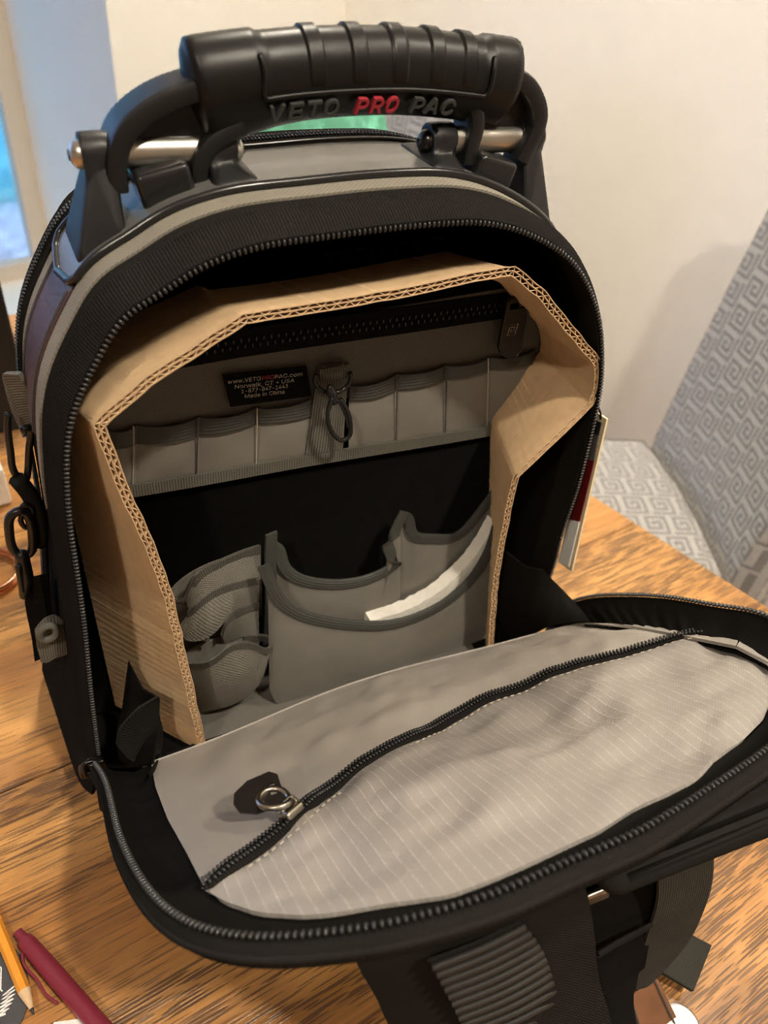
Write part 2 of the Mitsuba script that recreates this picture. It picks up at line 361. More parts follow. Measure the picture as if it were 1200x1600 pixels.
for i, (x, y, w) in enumerate(LAMPS):
    k = 'ceiling_downlight' + ('' if i == 0 else '_%03d' % i)
    scene[k + '__trim_ring'] = mikit.ply(lathe([(.062, 0), (.085, 0), (.085, -.006), (.06, -.012), (.058, 0)], (x, y, CEIL), (0, 0, 1), 28), 'white_trim', 40)
    scene[k + '__lens'] = {'type': 'disk', 'to_world': T().translate([x, y, CEIL - .004]).rotate([1, 0, 0], 180).scale(.06), 'bsdf': {'type': 'ref', 'id': 'lamp_glow'},
                           'emitter': {'type': 'area', 'radiance': {'type': 'rgb', 'value': (LAMP_COLOR * w * 10).tolist()}}}
    note(k, 'round recessed ceiling downlight in the white ceiling', 'ceiling light', 'recessed downlights in the ceiling')

def crumple(o, ex, ey, amp, m=26, n=30, seed=1, f=9.0):
    u, v = np.meshgrid(np.linspace(0, 1, m), np.linspace(0, 1, n), indexing='ij')
    lx, ly = np.linalg.norm(ex), np.linalg.norm(ey); P = A(o) + u[..., None] * A(ex) + v[..., None] * A(ey)
    q = np.stack([u * lx * f, v * ly * f, u * 0 + seed], -1)
    h = np.abs(meshkit.fbm(q, 4, seed) - .5) * 2
    nrm = np.cross(A(ex), A(ey)); nrm /= np.linalg.norm(nrm)
    return P + nrm * (h * amp)[..., None]
o = E1 * .05 + E2 * 2.42 + A([0, 0, -.42])
add('teal_tarpaulin', (crumple(o, E1 * .95, A([0, 0, 1.6]), .10, 40, 50, 3, 7.0).reshape(-1, 3), grid_faces(40, 50)), 'teal_film', True, label='crumpled teal plastic sheeting hanging outside the window', cat='plastic sheet')
o = E1 * .05 + E2 * 2.36 + A([0, 0, -.74])
add('white_plastic_wrap', (crumple(o, E1 * .95, A([0, 0, .37]) - E2 * .02, .09, 40, 24, 8, 12.0).reshape(-1, 3), grid_faces(40, 24)), 'white_film', True, label='crumpled pale plastic wrap behind the bottom of the window', cat='plastic wrap')

# ------------------------------------------------------------------ table
G1, G2 = A([TC, TS, 0]), A([-TS, TC, 0])
edge = .594
q = lambda g, h: (G1 * g + G2 * h)[:2]
half = Polygon([(E1 * edge + E2 * 4)[:2], (E1 * edge - E2 * 4)[:2], (-E1 * 4 - E2 * 4)[:2], (-E1 * 4 + E2 * 4)[:2]])
outline = Polygon([q(-1.1, -.80), q(2, -.80), q(2, 0.80), q(-1.1, 0.80)]).intersection(half)
h0 = .0545 - 4 * .28
for i in range(8):
    lo, hi = h0 + .28 * i + .0006, h0 + .28 * (i + 1) - .0006
    strip = Polygon([q(-3, lo), q(3, lo), q(3, hi), q(-3, hi)]).intersection(outline)
    if strip.area < 1e-3: continue
    m = trimesh.creation.extrude_polygon(strip, .028, engine='earcut'); m.apply_translation((0, 0, -.028))
    add('dining_table__plank', m, 'oak')
m = trimesh.creation.extrude_polygon(outline.buffer(-.06), .07, engine='earcut'); m.apply_translation((0, 0, -.098))
add('dining_table__apron', m, 'oak_side')
for g, h in ((-1.0, -.68), (.42, -.68), (.28, .68), (-1.0, .68)):
    x, y = q(g, h)
    add('dining_table__leg', at(trimesh.creation.box((.07, .07, .652)), trimesh.transformations.translation_matrix((x, y, -.424))), 'oak_side')
note('dining_table', 'golden oak plank dining table with open grain under the backpack', 'table')

# ------------------------------------------------------------------ chairs
def chair(key, crease, face, label, group, top=.27):
    """crease: points (x, y) where seat and back meet; face: the unit way it faces. An upholstered chair without arms."""
    C = spline(crease, 24); f = A([*face, 0])
    zz = np.linspace(-.42, top, 36)
    G = np.stack([np.c_[C[:, :2], np.full(24, z)] - f * .10 * max(0, (z + .3)) ** 1.2 for z in zz], 1)
    bow = np.sin(np.linspace(0, np.pi, 24)) ** .5
    G[:, -1, 2] += .0; G[:, -2:, 2] += (bow * .012 - .012)[:, None]
    fwd = np.cross(G[1, 0] - G[0, 0], A([0, 0, 1])) @ f
    if fwd < 0: G = G[::-1]
    N = grid_normals(G); th = .085
    # rounded slab: an inflated shell about the sheet
    u = np.linspace(0, 1, 24)[:, None]; v = np.linspace(0, 1, 36)[None]
    edge_ = np.minimum(np.minimum(u, 1 - u) / .045, np.minimum(v + .5, 1 - v) / .035).clip(0, 1)
    puff = np.sqrt(1 - (1 - edge_) ** 2)[..., None]
    F0 = G - N * th / 2 + N * th / 2 * puff; B0 = G - N * th / 2 - N * th / 2 * puff
    su = np.r_[0, np.cumsum(np.linalg.norm(np.diff(G[:, 0], axis=0), axis=1))]; sv = np.r_[0, np.cumsum(np.linalg.norm(np.diff(G[0], axis=0), axis=1))]
    UV = np.stack(np.meshgrid(su, sv, indexing='ij'), -1).reshape(-1, 2)
    V = np.vstack([F0.reshape(-1, 3), B0.reshape(-1, 3)]); F = np.vstack([grid_faces(24, 36), grid_faces(24, 36, 864)[:, ::-1]])
    add(key + '__backrest', trimesh.Trimesh(V, F, process=False), 'chair_cloth', True, uv=np.vstack([UV, UV]))
    D = C[:, :2] + face * .004
    S = np.stack([np.c_[D + face[None] * d, np.full(24, -.3)] for d in np.linspace(0, .48, 24)], 1)
    u = np.linspace(0, 1, 24)[:, None]; v = np.linspace(0, 1, 24)[None]
    e = np.minimum(np.minimum(u, 1 - u), np.minimum(v, 1 - v)) / .09; e = np.sqrt(1 - (1 - e.clip(0, 1)) ** 2)
    Tp = S.copy(); Tp[..., 2] = -.35 + .05 * e + .006 * np.sin(np.pi * u) * np.sin(np.pi * v); Bt = S.copy(); Bt[..., 2] = -.40
    su = np.r_[0, np.cumsum(np.linalg.norm(np.diff(D, axis=0), axis=1))]
    UV = np.stack(np.meshgrid(su, np.linspace(0, .48, 24), indexing='ij'), -1).reshape(-1, 2)
    fu = grid_faces(24, 24)
    idx = np.r_[np.arange(24) * 24, 23 * 24 + np.arange(1, 24), (np.arange(22, -1, -1)) * 24 + 23, np.arange(22, 0, -1)]
    V = np.vstack([Tp.reshape(-1, 3), Bt.reshape(-1, 3)]); j = np.arange(len(idx)); a, b = idx, np.roll(idx, -1)
    sd = np.vstack([np.stack([a, b, b + 576], 1), np.stack([a, b + 576, a + 576], 1)])
    mm = trimesh.Trimesh(V, np.vstack([fu, fu[:, ::-1] + 576, sd]), process=False)
    if grid_normals(Tp)[12, 12, 2] < 0: mm.invert()
    add(key + '__seat', mm, 'chair_cloth', True, uv=np.vstack([UV, UV]))
    for c in (C[2], C[-3]):
        for d in (-.02, .44):
            p = c[:2] + face * d
            add(key + '__leg', sweep(rprof(.04, .04), [[p[0], p[1], -.40], [p[0], p[1], FLOOR]], up=(1, 0, 0), scale=(1, .7)), 'chair_wood', 30)
    note(key, label, 'chair', group)
cr = A([[1.1213,0.5886,-0.3],[1.1055,0.5157,-0.3],[1.0794,0.4226,-0.3],[1.0302,0.3034,-0.3],[0.9772,0.1935,-0.3]])[:, :2]
d = cr[-1] - cr[0]; d /= np.linalg.norm(d); fc = A([d[1], -d[0]]); fc = -fc if fc[0] > 0 else fc
chair('dining_chair', cr, fc, 'grey Greek key upholstered chair at the right end of the table beside the wall', None)
cr2 = A([(.729, 1.348), (.773, 1.231), (.808, 1.106), (.838, .995)])
chair('dining_chair_001', cr2, A([-.954, -.299]), 'grey Greek key upholstered chair seen through the gap under the backpack handle', None, .28)

# ------------------------------------------------------------------ backpack: the shell
B = 'backpack'
note(B, 'black and grey tool backpack standing open on the oak table', 'backpack')
COIL = spline(A([[-0.0151,0,0.065],[-0.0134,0,0.0881],[-0.0089,0,0.1478],[-0.0043,0,0.199],[-0.0012,0,0.2442],[0.0009,0,0.2801],[0.0047,0,0.3119],[0.0114,0,0.3399],[0.0197,0,0.3572],[0.0297,0,0.3733],[0.0416,0,0.388],[0.0584,0,0.3976],[0.0729,0,0.4057],[0.0873,0,0.4109],[0.1018,0,0.414],[0.1319,0,0.4161],[0.1639,0,0.4176],[0.1983,0,0.4178],[0.2103,0,0.4173],[0.2332,0,0.4134],[0.2587,0,0.4038],[0.2828,0,0.3893],[0.3017,0,0.3696],[0.3146,0,0.3499],[0.3238,0,0.3292],[0.3309,0,0.3074],[0.336,0,0.2789],[0.3391,0,0.2468],[0.3416,0,0.2109],[0.3411,0,0.1705],[0.3435,0,0.1417]]), 220)
LOW = np.vstack([[[-.024, 0, .03]], COIL, [[.343, 0, .09]], [[.338, 0, .012]]])
OUT = even(LOW, 240)
tn = np.gradient(OUT, axis=0); tn /= np.linalg.norm(tn, axis=1, keepdims=True)
NRM = np.stack([-tn[:, 2], tn[:, 1] * 0, tn[:, 0]], 1)                   # outward in the x-z plane
if NRM[120, 2] < 0: NRM = -NRM
for _ in range(6): NRM[1:-1] = (NRM[:-2] + 2 * NRM[1:-1] + NRM[2:]) / 4
NRM /= np.linalg.norm(NRM, axis=1, keepdims=True)
def body(y, extra=0.0, idx=slice(None)):
    """The ring of the shell at depth y: the opening's outline, a little wider behind it, flaring at the rear foot."""
    o = .0065 * (1 - math.exp(-max(y, 0) / .007)) + extra
    P = OUT[idx] + NRM[idx] * np.reshape(o, (-1, 1)) + A([0, 1, 0]) * np.reshape(y, (-1, 1))
    k = np.clip((.2 - P[:, 2]) / .2, 0, 1) * np.clip(P[:, 1] / .12, 0, 1) * .014
    P[:, 0] += np.where(P[:, 0] < .16, -k, k)
    return P
def band(y0, y1, extra=0.0, i0=0, i1=240, n=8, taper=0.0, y_of=None):
    """A grid on the shell between depths y0 and y1 over the outline's points i0..i1; taper narrows both ends."""
    idx = np.arange(i0, i1); s = np.linspace(0, 1, len(idx)); rows = []
    w = np.ones(len(idx)) if not taper else np.sqrt(1 - (1 - np.clip(np.minimum(s, 1 - s) / taper, 0, 1)) ** 2)
    for t in np.linspace(-1, 1, n):
        yy = (y0 + y1) / 2 + (y1 - y0) / 2 * t * w
        rows.append(np.array([body(float(a), extra, slice(i, i + 1))[0] for i, a in zip(idx, yy)]))
    return np.stack(rows, 1)
def outer(G):  # orient a grid outward
    c = A([.165, .06, .2]); N = grid_normals(G); mid = tuple(k // 2 for k in G.shape[:2])
    return G if N[mid] @ (G[mid] - c) > 0 else G[::-1]
zl = lambda z: int(np.argmax(OUT[:, 2] > z))                             # the outline's index at height z, left side
zr = lambda z: int(len(OUT) - 1 - np.argmax(OUT[::-1, 2] > z))           # and right side
sheet(B + '__shell', outer(np.stack([body(y) for y in np.r_[np.linspace(0, .03, 8), np.linspace(.04, .122, 10)]], 1)), .003, 'black_nylon')
rear = [body(.122)] + [body(y, -e) for y, e in ((.135, .002), (.15, .006), (.163, .014), (.172, .03), (.176, .06))]
sheet(B + '__rear_pocket', outer(np.stack(rear, 1)), .003, 'black_nylon')
bk = body(.174, -.05); poly = Polygon(bk[:, [0, 2]]).buffer(0)
add(B + '__rear_panel', extrude(poly, .170, .174), 'black_nylon')
sheet(B + '__canvas_band', outer(band(.027, .041, .0012, zl(.262), zr(.27), 6, .12)), .0015, 'canvas', label='grey canvas band')
sheet(B + '__canvas_band', outer(band(.086, .099, .0012, zl(.285), zr(.29), 6, .06)), .0015, 'canvas', label='grey canvas band')
sheet(B + '__leather_panel', outer(band(.043, .087, .0016, zl(.30), zl(.384), 10, .02)), .002, 'leather', label='dark brown leather side panel')
sheet(B + '__leather_panel', outer(band(.043, .087, .0016, zr(.384), zr(.30), 10, .02)), .002, 'leather', label='dark brown leather side panel')
for y in (.0455, .0845):
    add(B + '__leather_panel__stitching', tube(np.array([body(y, .0022, slice(i, i + 1))[0] for i in range(zl(.302), zl(.378))]), .0005, 5), 'dark_stitch')
# rear zipper: tape and a closed double coil
sheet(B + '__rear_zipper_tape', outer(band(.099, .121, .0022, zl(.12), zr(.12), 8)), .0012, 'black_web')
rz = np.array([body(.111, .0028, slice(i, i + 1))[0] for i in range(zl(.13), zr(.13))])
rn = NRM[zl(.13):zr(.13)]
add(B + '__rear_zipper_teeth', cat_mesh([teeth(rz, rn, .0021, (.0017, .0026, .0022), side=q) for q in (-.0021, .0021)]), 'tooth', True, kind='stuff')
# front zipper: tape edge and an open single coil round the mouth
fz = body(0, 0)[4:-3] + A([0, -.0012, 0]); fn = NRM[4:-3]
add(B + '__front_zipper_teeth', teeth(fz - fn * .0012, np.broadcast_to(A([0, -1, 0]), fz.shape), .0026, (.0018, .0034, .0024)), 'tooth', True, kind='stuff')
sheet(B + '__front_zipper_tape', outer(np.stack([body(.0, .0005)[3:-3] + A([0, y, 0]) + NRM[3:-3] * e for y, e in ((0, 0), (.004, .0025), (.008, .0045), (.013, .0062), (.017, .0068))], 1)), .001, 'black_web')
# inside
inn = [body(0, -.0015) + A([0, y, 0]) - NRM * e for y, e in ((.0005, 0), (.006, -.0012), (.02, -.002), (.045, -.002), (.068, -.002))]
sheet(B + '__inner_wall', outer(np.stack(inn, 1))[::-1], .002, 'black_lining')
sheet(B + '__inner_zipper_tape', outer(np.stack([body(0, -.002)[4:-3] + A([0, y, 0]) - NRM[4:-3] * e for y, e in ((.001, 0), (.008, -.0002), (.016, -.0008), (.024, -.001))], 1))[::-1], .001, 'black_web')
pp = Polygon((body(0, .002))[:, [0, 2]]).buffer(0)
add(B + '__divider_panel', extrude(pp, .066, .070), 'black_lining')
def floor_grid(x0, x1, z): return np.array([[[x, y, z] for y in np.linspace(.0, .068, 5)] for x in np.linspace(x0, x1, 12)])
sheet(B + '__inner_floor', floor_grid(-.018, .336, .0262), .002, 'black_lining')
sheet(B + '__inner_floor__pad', floor_grid(.055, .300, .0285), .002, 'panel_grey', label='grey floor pad')
# foot of the bag
add(B + '__base', at(rbox((.362, .160, .0235), .010), trimesh.transformations.translation_matrix((.160, .090, .01185))), 'rubber', 40, label='black moulded base')
sheet(B + '__front_sill', np.array([[[x, y, z] for (y, z) in ((.004, .004), (-.001, .02), (-.001, .03), (.0, .038), (.006, .042))] for x in np.linspace(.03, .315, 14)])[::-1], .003, 'black_lining')

# ------------------------------------------------------------------ backpack: top plate and folding handle
iA, iB = zl(.372), zr(.372)
Pl = outer(band(.0405, .0945, .0032, iA, iB, 14, .035))
sheet(B + '__top_plate', Pl, .004, 'plate_plastic', label='satin black plastic carry plate')
rim = np.vstack([Pl[:, 0], Pl[::-1, -1]])
add(B + '__top_plate__rim', tube(even(rim, 260), .0021, 8, closed=True), 'gloss_black', True)
HY, HZ = .068, .4335                              # hinge line of the handle
def topz(x):                                      # height of the plate at x on the hinge line
    P = body(HY, .0032); k = P[:, 2] > .3; o = np.argsort(P[k, 0]); return float(np.interp(x, P[k, 0][o], P[k, 2][o]))
def post(key, x, base, wide, lean=0.0, w=.0062):
    zb = topz(x + base)
    top = hull([((x - w + .002, HY, HZ + .001), .0088), ((x + w - .002, HY, HZ + .001), .0088), ((x - w + .002, HY - .002, HZ - .008), .0088), ((x + w - .002, HY + .002, HZ - .008), .0088)], 20)
    x0, x1 = x - w, x + w
    top = top.trim_by_plane((1, 0, 0), x0 - .0012).trim_by_plane((-1, 0, 0), -x1 - .0012)
    foot = m3.Manifold.batch_hull([m3.Manifold.sphere(.0035, 12).translate(p) for p in
        [(x0 + .003, HY - .007, HZ - .006), (x1 - .003, HY - .007, HZ - .006), (x0 + .003, HY + .007, HZ - .006), (x1 - .003, HY + .007, HZ - .006)] +
        [(x + base + sx * wide, HY + sy * .018, topz(x + base + sx * wide) - .002) for sx in (-1, 1) for sy in (-1, 1)]])
    m = top + foot
    m = tm(m.refine_to_length(.003)); m = trimesh.Trimesh(m.vertices, m.faces); trimesh.smoothing.filter_taubin(m, iterations=8)
    add(key, m, 'black_plastic', True)
X = dict(lo=.0490, li=.1055, ri=.2272, ro=.2845)
post(B + '__bracket', X['lo'], -.006, .0085)
post(B + '__bracket', X['li'], .003, .008)
post(B + '__bracket', X['ri'], -.003, .008)
post(B + '__bracket', X['ro'], .006, .0085)
dome = [(0, .0052), (.0022, .0049), (.0042, .0040), (.0058, .0024), (.0064, .0005), (.0064, 0)]
for k, (x, sgn) in enumerate(((X['lo'] - .0072, -1), (X['li'] + .0070, 1), (X['ri'] - .0072, -1), (X['ro'] + .0070, 1))):
    add(B + '__bolt', lathe(dome[::-1], (x, HY, HZ), (sgn, 0, 0), 24), 'steel' if k != 2 else 'gunmetal', 50, label='steel bolt head')
    add(B + '__bolt__socket', lathe([(.0026, .0046), (.0024, .0054), (0, .0056)], (x, HY, HZ), (sgn, 0, 0), 6), 'gloss_black')
for x0, x1 in ((X['lo'] + .004, X['li'] - .004), (X['ri'] + .004, X['ro'] - .004)):
    add(B + '__handle__hinge_pin', lathe([(0, 0), (.0074, 0), (.0074, x1 - x0), (0, x1 - x0)], (x0, HY, HZ + .0005), (1, 0, 0), 24), 'steel', 30, label='steel hinge pin')
for xc in ((X['lo'] + X['li']) / 2 - .001, (X['ri'] + X['ro']) / 2 + .002):
    zt = topz(xc)
    add(B + '__latch_block', at(rbox((.026, .024, .018), .003), frame_mat((xc, HY - .004, zt + .004), (1, 0, (topz(xc + .01) - topz(xc - .01)) / .02 * .6), y=(0, 1, 0))), 'gloss_black', 40)
# the arms, drawn in the hinge plane and given depth
def arm(px_outer, px_rib, web):
    fo = spline(px_outer, 26); ri = spline(px_rib, 20)
    add(B + '__handle__arm', sweep(rprof(.026, .0098, .3), fo, up=np.cross(np.gradient(fo, axis=0), A([0, 1, 0]))), 'black_plastic', 40)
    add(B + '__handle__arm', sweep(rprof(.022, .0088, .3), ri, up=np.cross(np.gradient(ri, axis=0), A([0, 1, 0]))), 'black_plastic', 40)
    add(B + '__handle__web', extrude(A(web)[:, [0, 2]], HY - .003, HY + .004), 'black_plastic')
arm(A([[0.0547,0.068,0.4197],[0.0559,0.068,0.4333],[0.0599,0.068,0.4428],[0.0692,0.068,0.4514],[0.0812,0.068,0.4576],[0.0945,0.068,0.4617]]), A([[0.0931,0.068,0.4196],[0.0941,0.068,0.429],[0.0976,0.068,0.4359],[0.1054,0.068,0.4417],[0.1156,0.068,0.4462]]),
    A([[0.0591,0.068,0.4366],[0.0661,0.068,0.4467],[0.0811,0.068,0.4565],[0.0974,0.068,0.4606],[0.1143,0.068,0.4471],[0.0997,0.068,0.4404],[0.0926,0.068,0.4343]]))
arm(A([[0.277,0.068,0.4243],[0.281,0.068,0.4348],[0.2835,0.068,0.4455],[0.2792,0.068,0.4552],[0.2683,0.068,0.4641],[0.2545,0.068,0.4677]]), A([[0.2429,0.068,0.4239],[0.2438,0.068,0.4349],[0.2447,0.068,0.443],[0.2417,0.068,0.4525]]),
    A([[0.2436,0.068,0.4378],[0.2431,0.068,0.4556],[0.2546,0.068,0.4671],[0.2704,0.068,0.4622],[0.2792,0.068,0.4504],[0.2786,0.068,0.4389],[0.2765,0.068,0.437]]))
# grip: a tall rounded section on an arched line, with raised rings on its upper part
gl = spline(A([[0.0919,0.068,0.458],[0.1033,0.068,0.4606],[0.1247,0.068,0.4642],[0.1501,0.068,0.4666],[0.1717,0.068,0.4675],[0.1979,0.068,0.4676],[0.2277,0.068,0.4656],[0.2515,0.068,0.4629],[0.2675,0.068,0.4604]]), 70)
U = np.cross(A([1, 0, 0]), A([0, 1, 0]))
def gsec(s, k=24):
    """Cross-section of the grip at s in 0..1: a round upper part over a narrower keel."""
    a = np.arange(k) * 2 * np.pi / k; e = min(s, 1 - s)
    hh = .0205 + .0015 * math.exp(-(e / .12) ** 2); wv = .0165
    y = np.sin(a) * hh; y = np.where(y < 0, y * (1 + .24 * math.exp(-(s / .22) ** 2)), y); x = np.cos(a) * wv * np.where(y < 0, 1 - .38 * (-y / hh) ** 1.5, 1)
    return np.stack([x, y], 1)
S = np.linspace(0, 1, 70)
endk = np.clip(np.sqrt(1 - (1 - np.clip(np.minimum(S, 1 - S) / .035, 0, 1)) ** 2), .35, 1)
prof = np.array([gsec(s) for s in S]) * endk[:, None, None]
mid = (S > .19) & (S < .86)
up_part = (np.sin(np.arange(24) * 2 * np.pi / 24) > -.15)
prof = np.where((mid[:, None] & up_part[None])[..., None], prof * .93, prof)
add(B + '__handle__grip', sweep(prof, gl, up=(0, 0, 1)), 'rubber', True, label='black rubber grip')
ga = even(gl, 401)
for c, w in zip((.335, .455, .575, .690, .795), (.048, .05, .05, .048, .045)):
    i0, i1 = int((c - w / 2) * 400), int((c + w / 2) * 400); seg = even(ga[i0:i1 + 1], 9); pr = []
    for t in np.linspace(-1, 1, 9):
        g0 = gsec(c) * (.945 + .055 * min(1, (1 - abs(t)) * 4)); pr.append(np.where(up_part[:, None], g0, g0 * .93))
    add(B + '__handle__grip_ring', sweep(np.array(pr), seg, up=(0, 0, 1)), 'rubber', 35)
lipi = [int(.19 * 400), int(.86 * 400)]
lp = []
for i in range(lipi[0], lipi[1] + 1, 6):
    lp.append(ga[i] + A([0, -.0158, -.0052]))
lp = [ga[lipi[0] - 6] + A([0, -.0135, .013]), ga[lipi[0] - 3] + A([0, -.0168, .004])] + lp + [ga[lipi[1] + 3] + A([0, -.0168, .004]), ga[lipi[1] + 6] + A([0, -.0135, .013])]
add(B + '__handle__grip_seam', tube(spline(lp, 90), .0013, 8), 'rubber', True)
def text_on(key, text, h, o, x, y, mat, depth=.0006, bold=False, width=None, skew=0.0):
    m = meshkit.text_mesh(text, h, depth, bold)
    v = m.vertices
    if width: v[:, 0] *= width / v[:, 0].max()
    v[:, 0] += skew * v[:, 1]
    M = frame_mat(o, x, y=y); return add(key, at(m, M), mat)
gd = lambda s: ga[int(s * 400)]
for word, s0, s1, mat in (('VETO', .19, .395, 'dim_ink'), ('PRO', .435, .575, 'red_ink'), ('PAC', .605, .755, 'dim_ink')):
    n = len(word)
    for k, ch in enumerate(word):
        a, b = gd(s0 + (s1 - s0) * k / n), gd(s0 + (s1 - s0) * (k + 1) / n)
        text_on(B + '__handle__lettering', ch, .0074, a + A([.0004, -.0128, -.0150]), b - a, (0, -.35, 1), mat, .0022, True, np.linalg.norm(b - a) * .86, .18)

# ------------------------------------------------------------------ cardboard insert
NB = 'cardboard_insert'
note(NB, 'bent strip of double-wall corrugated cardboard framing the opening of the backpack', 'cardboard')
F_ = A([[0.0535,0.001,0.0389],[0.0521,0.001,0.0532],[0.0484,0.001,0.1147],[0.0431,0.001,0.2042],[0.036,0.001,0.2517],[0.0268,0.001,0.2955],[0.0211,0.001,0.3341],[0.0259,0.001,0.3392],[0.0472,0.001,0.3545],[0.0705,0.001,0.3674],[0.0904,0.001,0.3787],[0.0951,0.001,0.3817],[0.112,0.001,0.3818],[0.1394,0.001,0.3825],[0.1678,0.001,0.3842],[0.204,0.001,0.3875],[0.2385,0.001,0.3899],[0.2451,0.001,0.3897],[0.2676,0.001,0.3742],[0.3102,0.001,0.335],[0.3266,0.001,0.3205],[0.3293,0.001,0.3141],[0.3329,0.001,0.2992],[0.3321,0.001,0.2861],[0.3163,0.001,0.2678],[0.293,0.001,0.2442],[0.2849,0.001,0.2368],[0.2851,0.001,0.2255],[0.2882,0.001,0.1762],[0.2919,0.001,0.1323],[0.3061,0.001,0.0457],[0.3077,0.001,0.0294]])
Kb = np.vstack([F_[:11] + A([1, 0, 0]) * (.0045 - F_[:11, :1]) * np.r_[1, 1, 1, 1, 1, 1, 1, .8, .5, .2, 0][:, None] + A([0, .061, 0]) + A([0, 0, -.010]) * np.r_[0, 0, 0, 0, 0, .2, .4, .6, .8, 1, 1][:, None], F_[11:17] + A([0, .061, -.0165]), A([[0.2852,0.062,0.3539],[0.3013,0.062,0.3382],[0.321,0.062,0.322],[0.3258,0.062,0.3162],[0.3291,0.062,0.3099],[0.3327,0.062,0.301],[0.3336,0.062,0.2918],[0.3247,0.062,0.2776],[0.3117,0.062,0.2541],[0.3048,0.062,0.2403],[0.3059,0.062,0.2303],[0.3142,0.062,0.19],[0.3225,0.062,0.1443],[0.3308,0.062,0.0974],[0.337,0.062,0.0592]])])
TH = .0055
dF = np.r_[0, np.cumsum(np.linalg.norm(np.diff(F_, axis=0), axis=1))]
def strip_at(s):                                    # front and back points of the outer face at running length s
    return np.stack([np.interp(s, dF, F_[:, k]) for k in range(3)], -1), np.stack([np.interp(s, dF, Kb[:, k]) for k in range(3)], -1)
sN = np.linspace(0, dF[-1], 900); fN, kN = strip_at(sN)
def inward(P):
    t = np.gradient(P, axis=0); n = np.stack([t[:, 2], 0 * t[:, 0], -t[:, 0]], 1); n /= np.linalg.norm(n, axis=1, keepdims=True)
    for _ in range(12): n[1:-1] = (n[:-2] + 2 * n[1:-1] + n[2:]) / 4
    n /= np.linalg.norm(n, axis=1, keepdims=True)
    c = A([.165, 0, .22]); return n if ((c - P) * n).sum() > 0 else -n
nF, nK = inward(fN), inward(kN)
wob = (meshkit.noise(np.stack([sN * 90, sN * 0, sN * 0], 1), 4) - .5) * .0009
def liner(off, name, mat='kraft'):
    idx = np.arange(0, 900, 3); fr = fN[idx] + nF[idx] * (off + wob[idx, None]); bkk = kN[idx] + nK[idx] * off
    G = np.stack([fr * (1 - t) + bkk * t for t in np.linspace(0, 1, 6)], 1)
    c = A([.165, .03, .22]); N = grid_normals(G)
    if ((G[150, 3] - c) @ N[150, 3] > 0) != (off < TH / 2): G = G[::-1]
    sheet(NB + '__' + name, G, .0005, mat)
liner(.0, 'outer_liner'); liner(TH / 2, 'middle_liner'); liner(TH, 'inner_liner')
def flute(off, amp, pitch, ph):
    m = int(dF[-1] / pitch * 10); s = np.linspace(0, dF[-1], m)
    i = s / dF[-1] * 899
    f = lambda Q: np.stack([np.interp(i, np.arange(900), Q[:, k]) for k in range(3)], 1)
    h = (off + amp * np.sin(2 * np.pi * (s / pitch + .12 * np.sin(s * 130)) + ph) + np.interp(i, np.arange(900), wob))[:, None]
    a, b = f(fN) + f(nF) * h + A([0, .0004, 0]), f(kN) + f(nK) * h
    sheet(NB + '__flute', lerp_grid(a, b, 2), .0004, 'kraft_edge', both=True)
flute(TH * .25, TH * .20, .0088, 0); flute(TH * .75, TH * .20, .0074, 1.3)

# ------------------------------------------------------------------ inside: what is sewn to the divider panel
PY_ = .0645
def patch(key, px, y, mat, nx=14, ny=8, th=.0012, bulge=0.0, **kw):
    """A cloth patch from four corner pixels already turned into points (top left, top right, bottom right, bottom left)."""
    a, b, c, d = A(px); t = np.linspace(0, 1, nx)[:, None]
    G = lerp_grid(a * (1 - t) + b * t, d * (1 - t) + c * t, ny)
    u, v = np.linspace(0, 1, nx)[:, None], np.linspace(0, 1, ny)[None]
    G[..., 1] -= bulge * np.sin(np.pi * u) ** .6 * np.sin(np.pi * v) ** .6
    return sheet(key, face_front(G), th, mat, **kw)
def face_front(G):
    N = grid_normals(G); mid = tuple(k // 2 for k in G.shape[:2])
    return G if N[mid][1] < 0 else G[::-1]
D_ = B + '__divider_panel__'
patch(D_ + 'upper_panel', A([[0.0333,0.064,0.3327],[0.3166,0.064,0.345],[0.3352,0.064,0.2769],[0.0263,0.064,0.2845]]), 0, 'panel_grey', 30, 8, label='dark grey fabric panel')
zt = A([[0.0627,0.0625,0.3289],[0.1132,0.0625,0.3309],[0.1601,0.0625,0.3312],[0.2198,0.0625,0.3312],[0.2906,0.0625,0.332]])
sheet(D_ + 'zipper_tape', face_front(lerp_grid(even(zt, 20) + A([0, 0, .009]), even(zt, 20) - A([0, 0, .009]), 3)), .0015, 'black_lining')
add(D_ + 'zipper_teeth', teeth(even(zt, 60) + A([0, -.0005, 0]), (0, -1, 0), .0022, (.0017, .004, .002), alt=.002), 'gloss_black', True, kind='stuff')
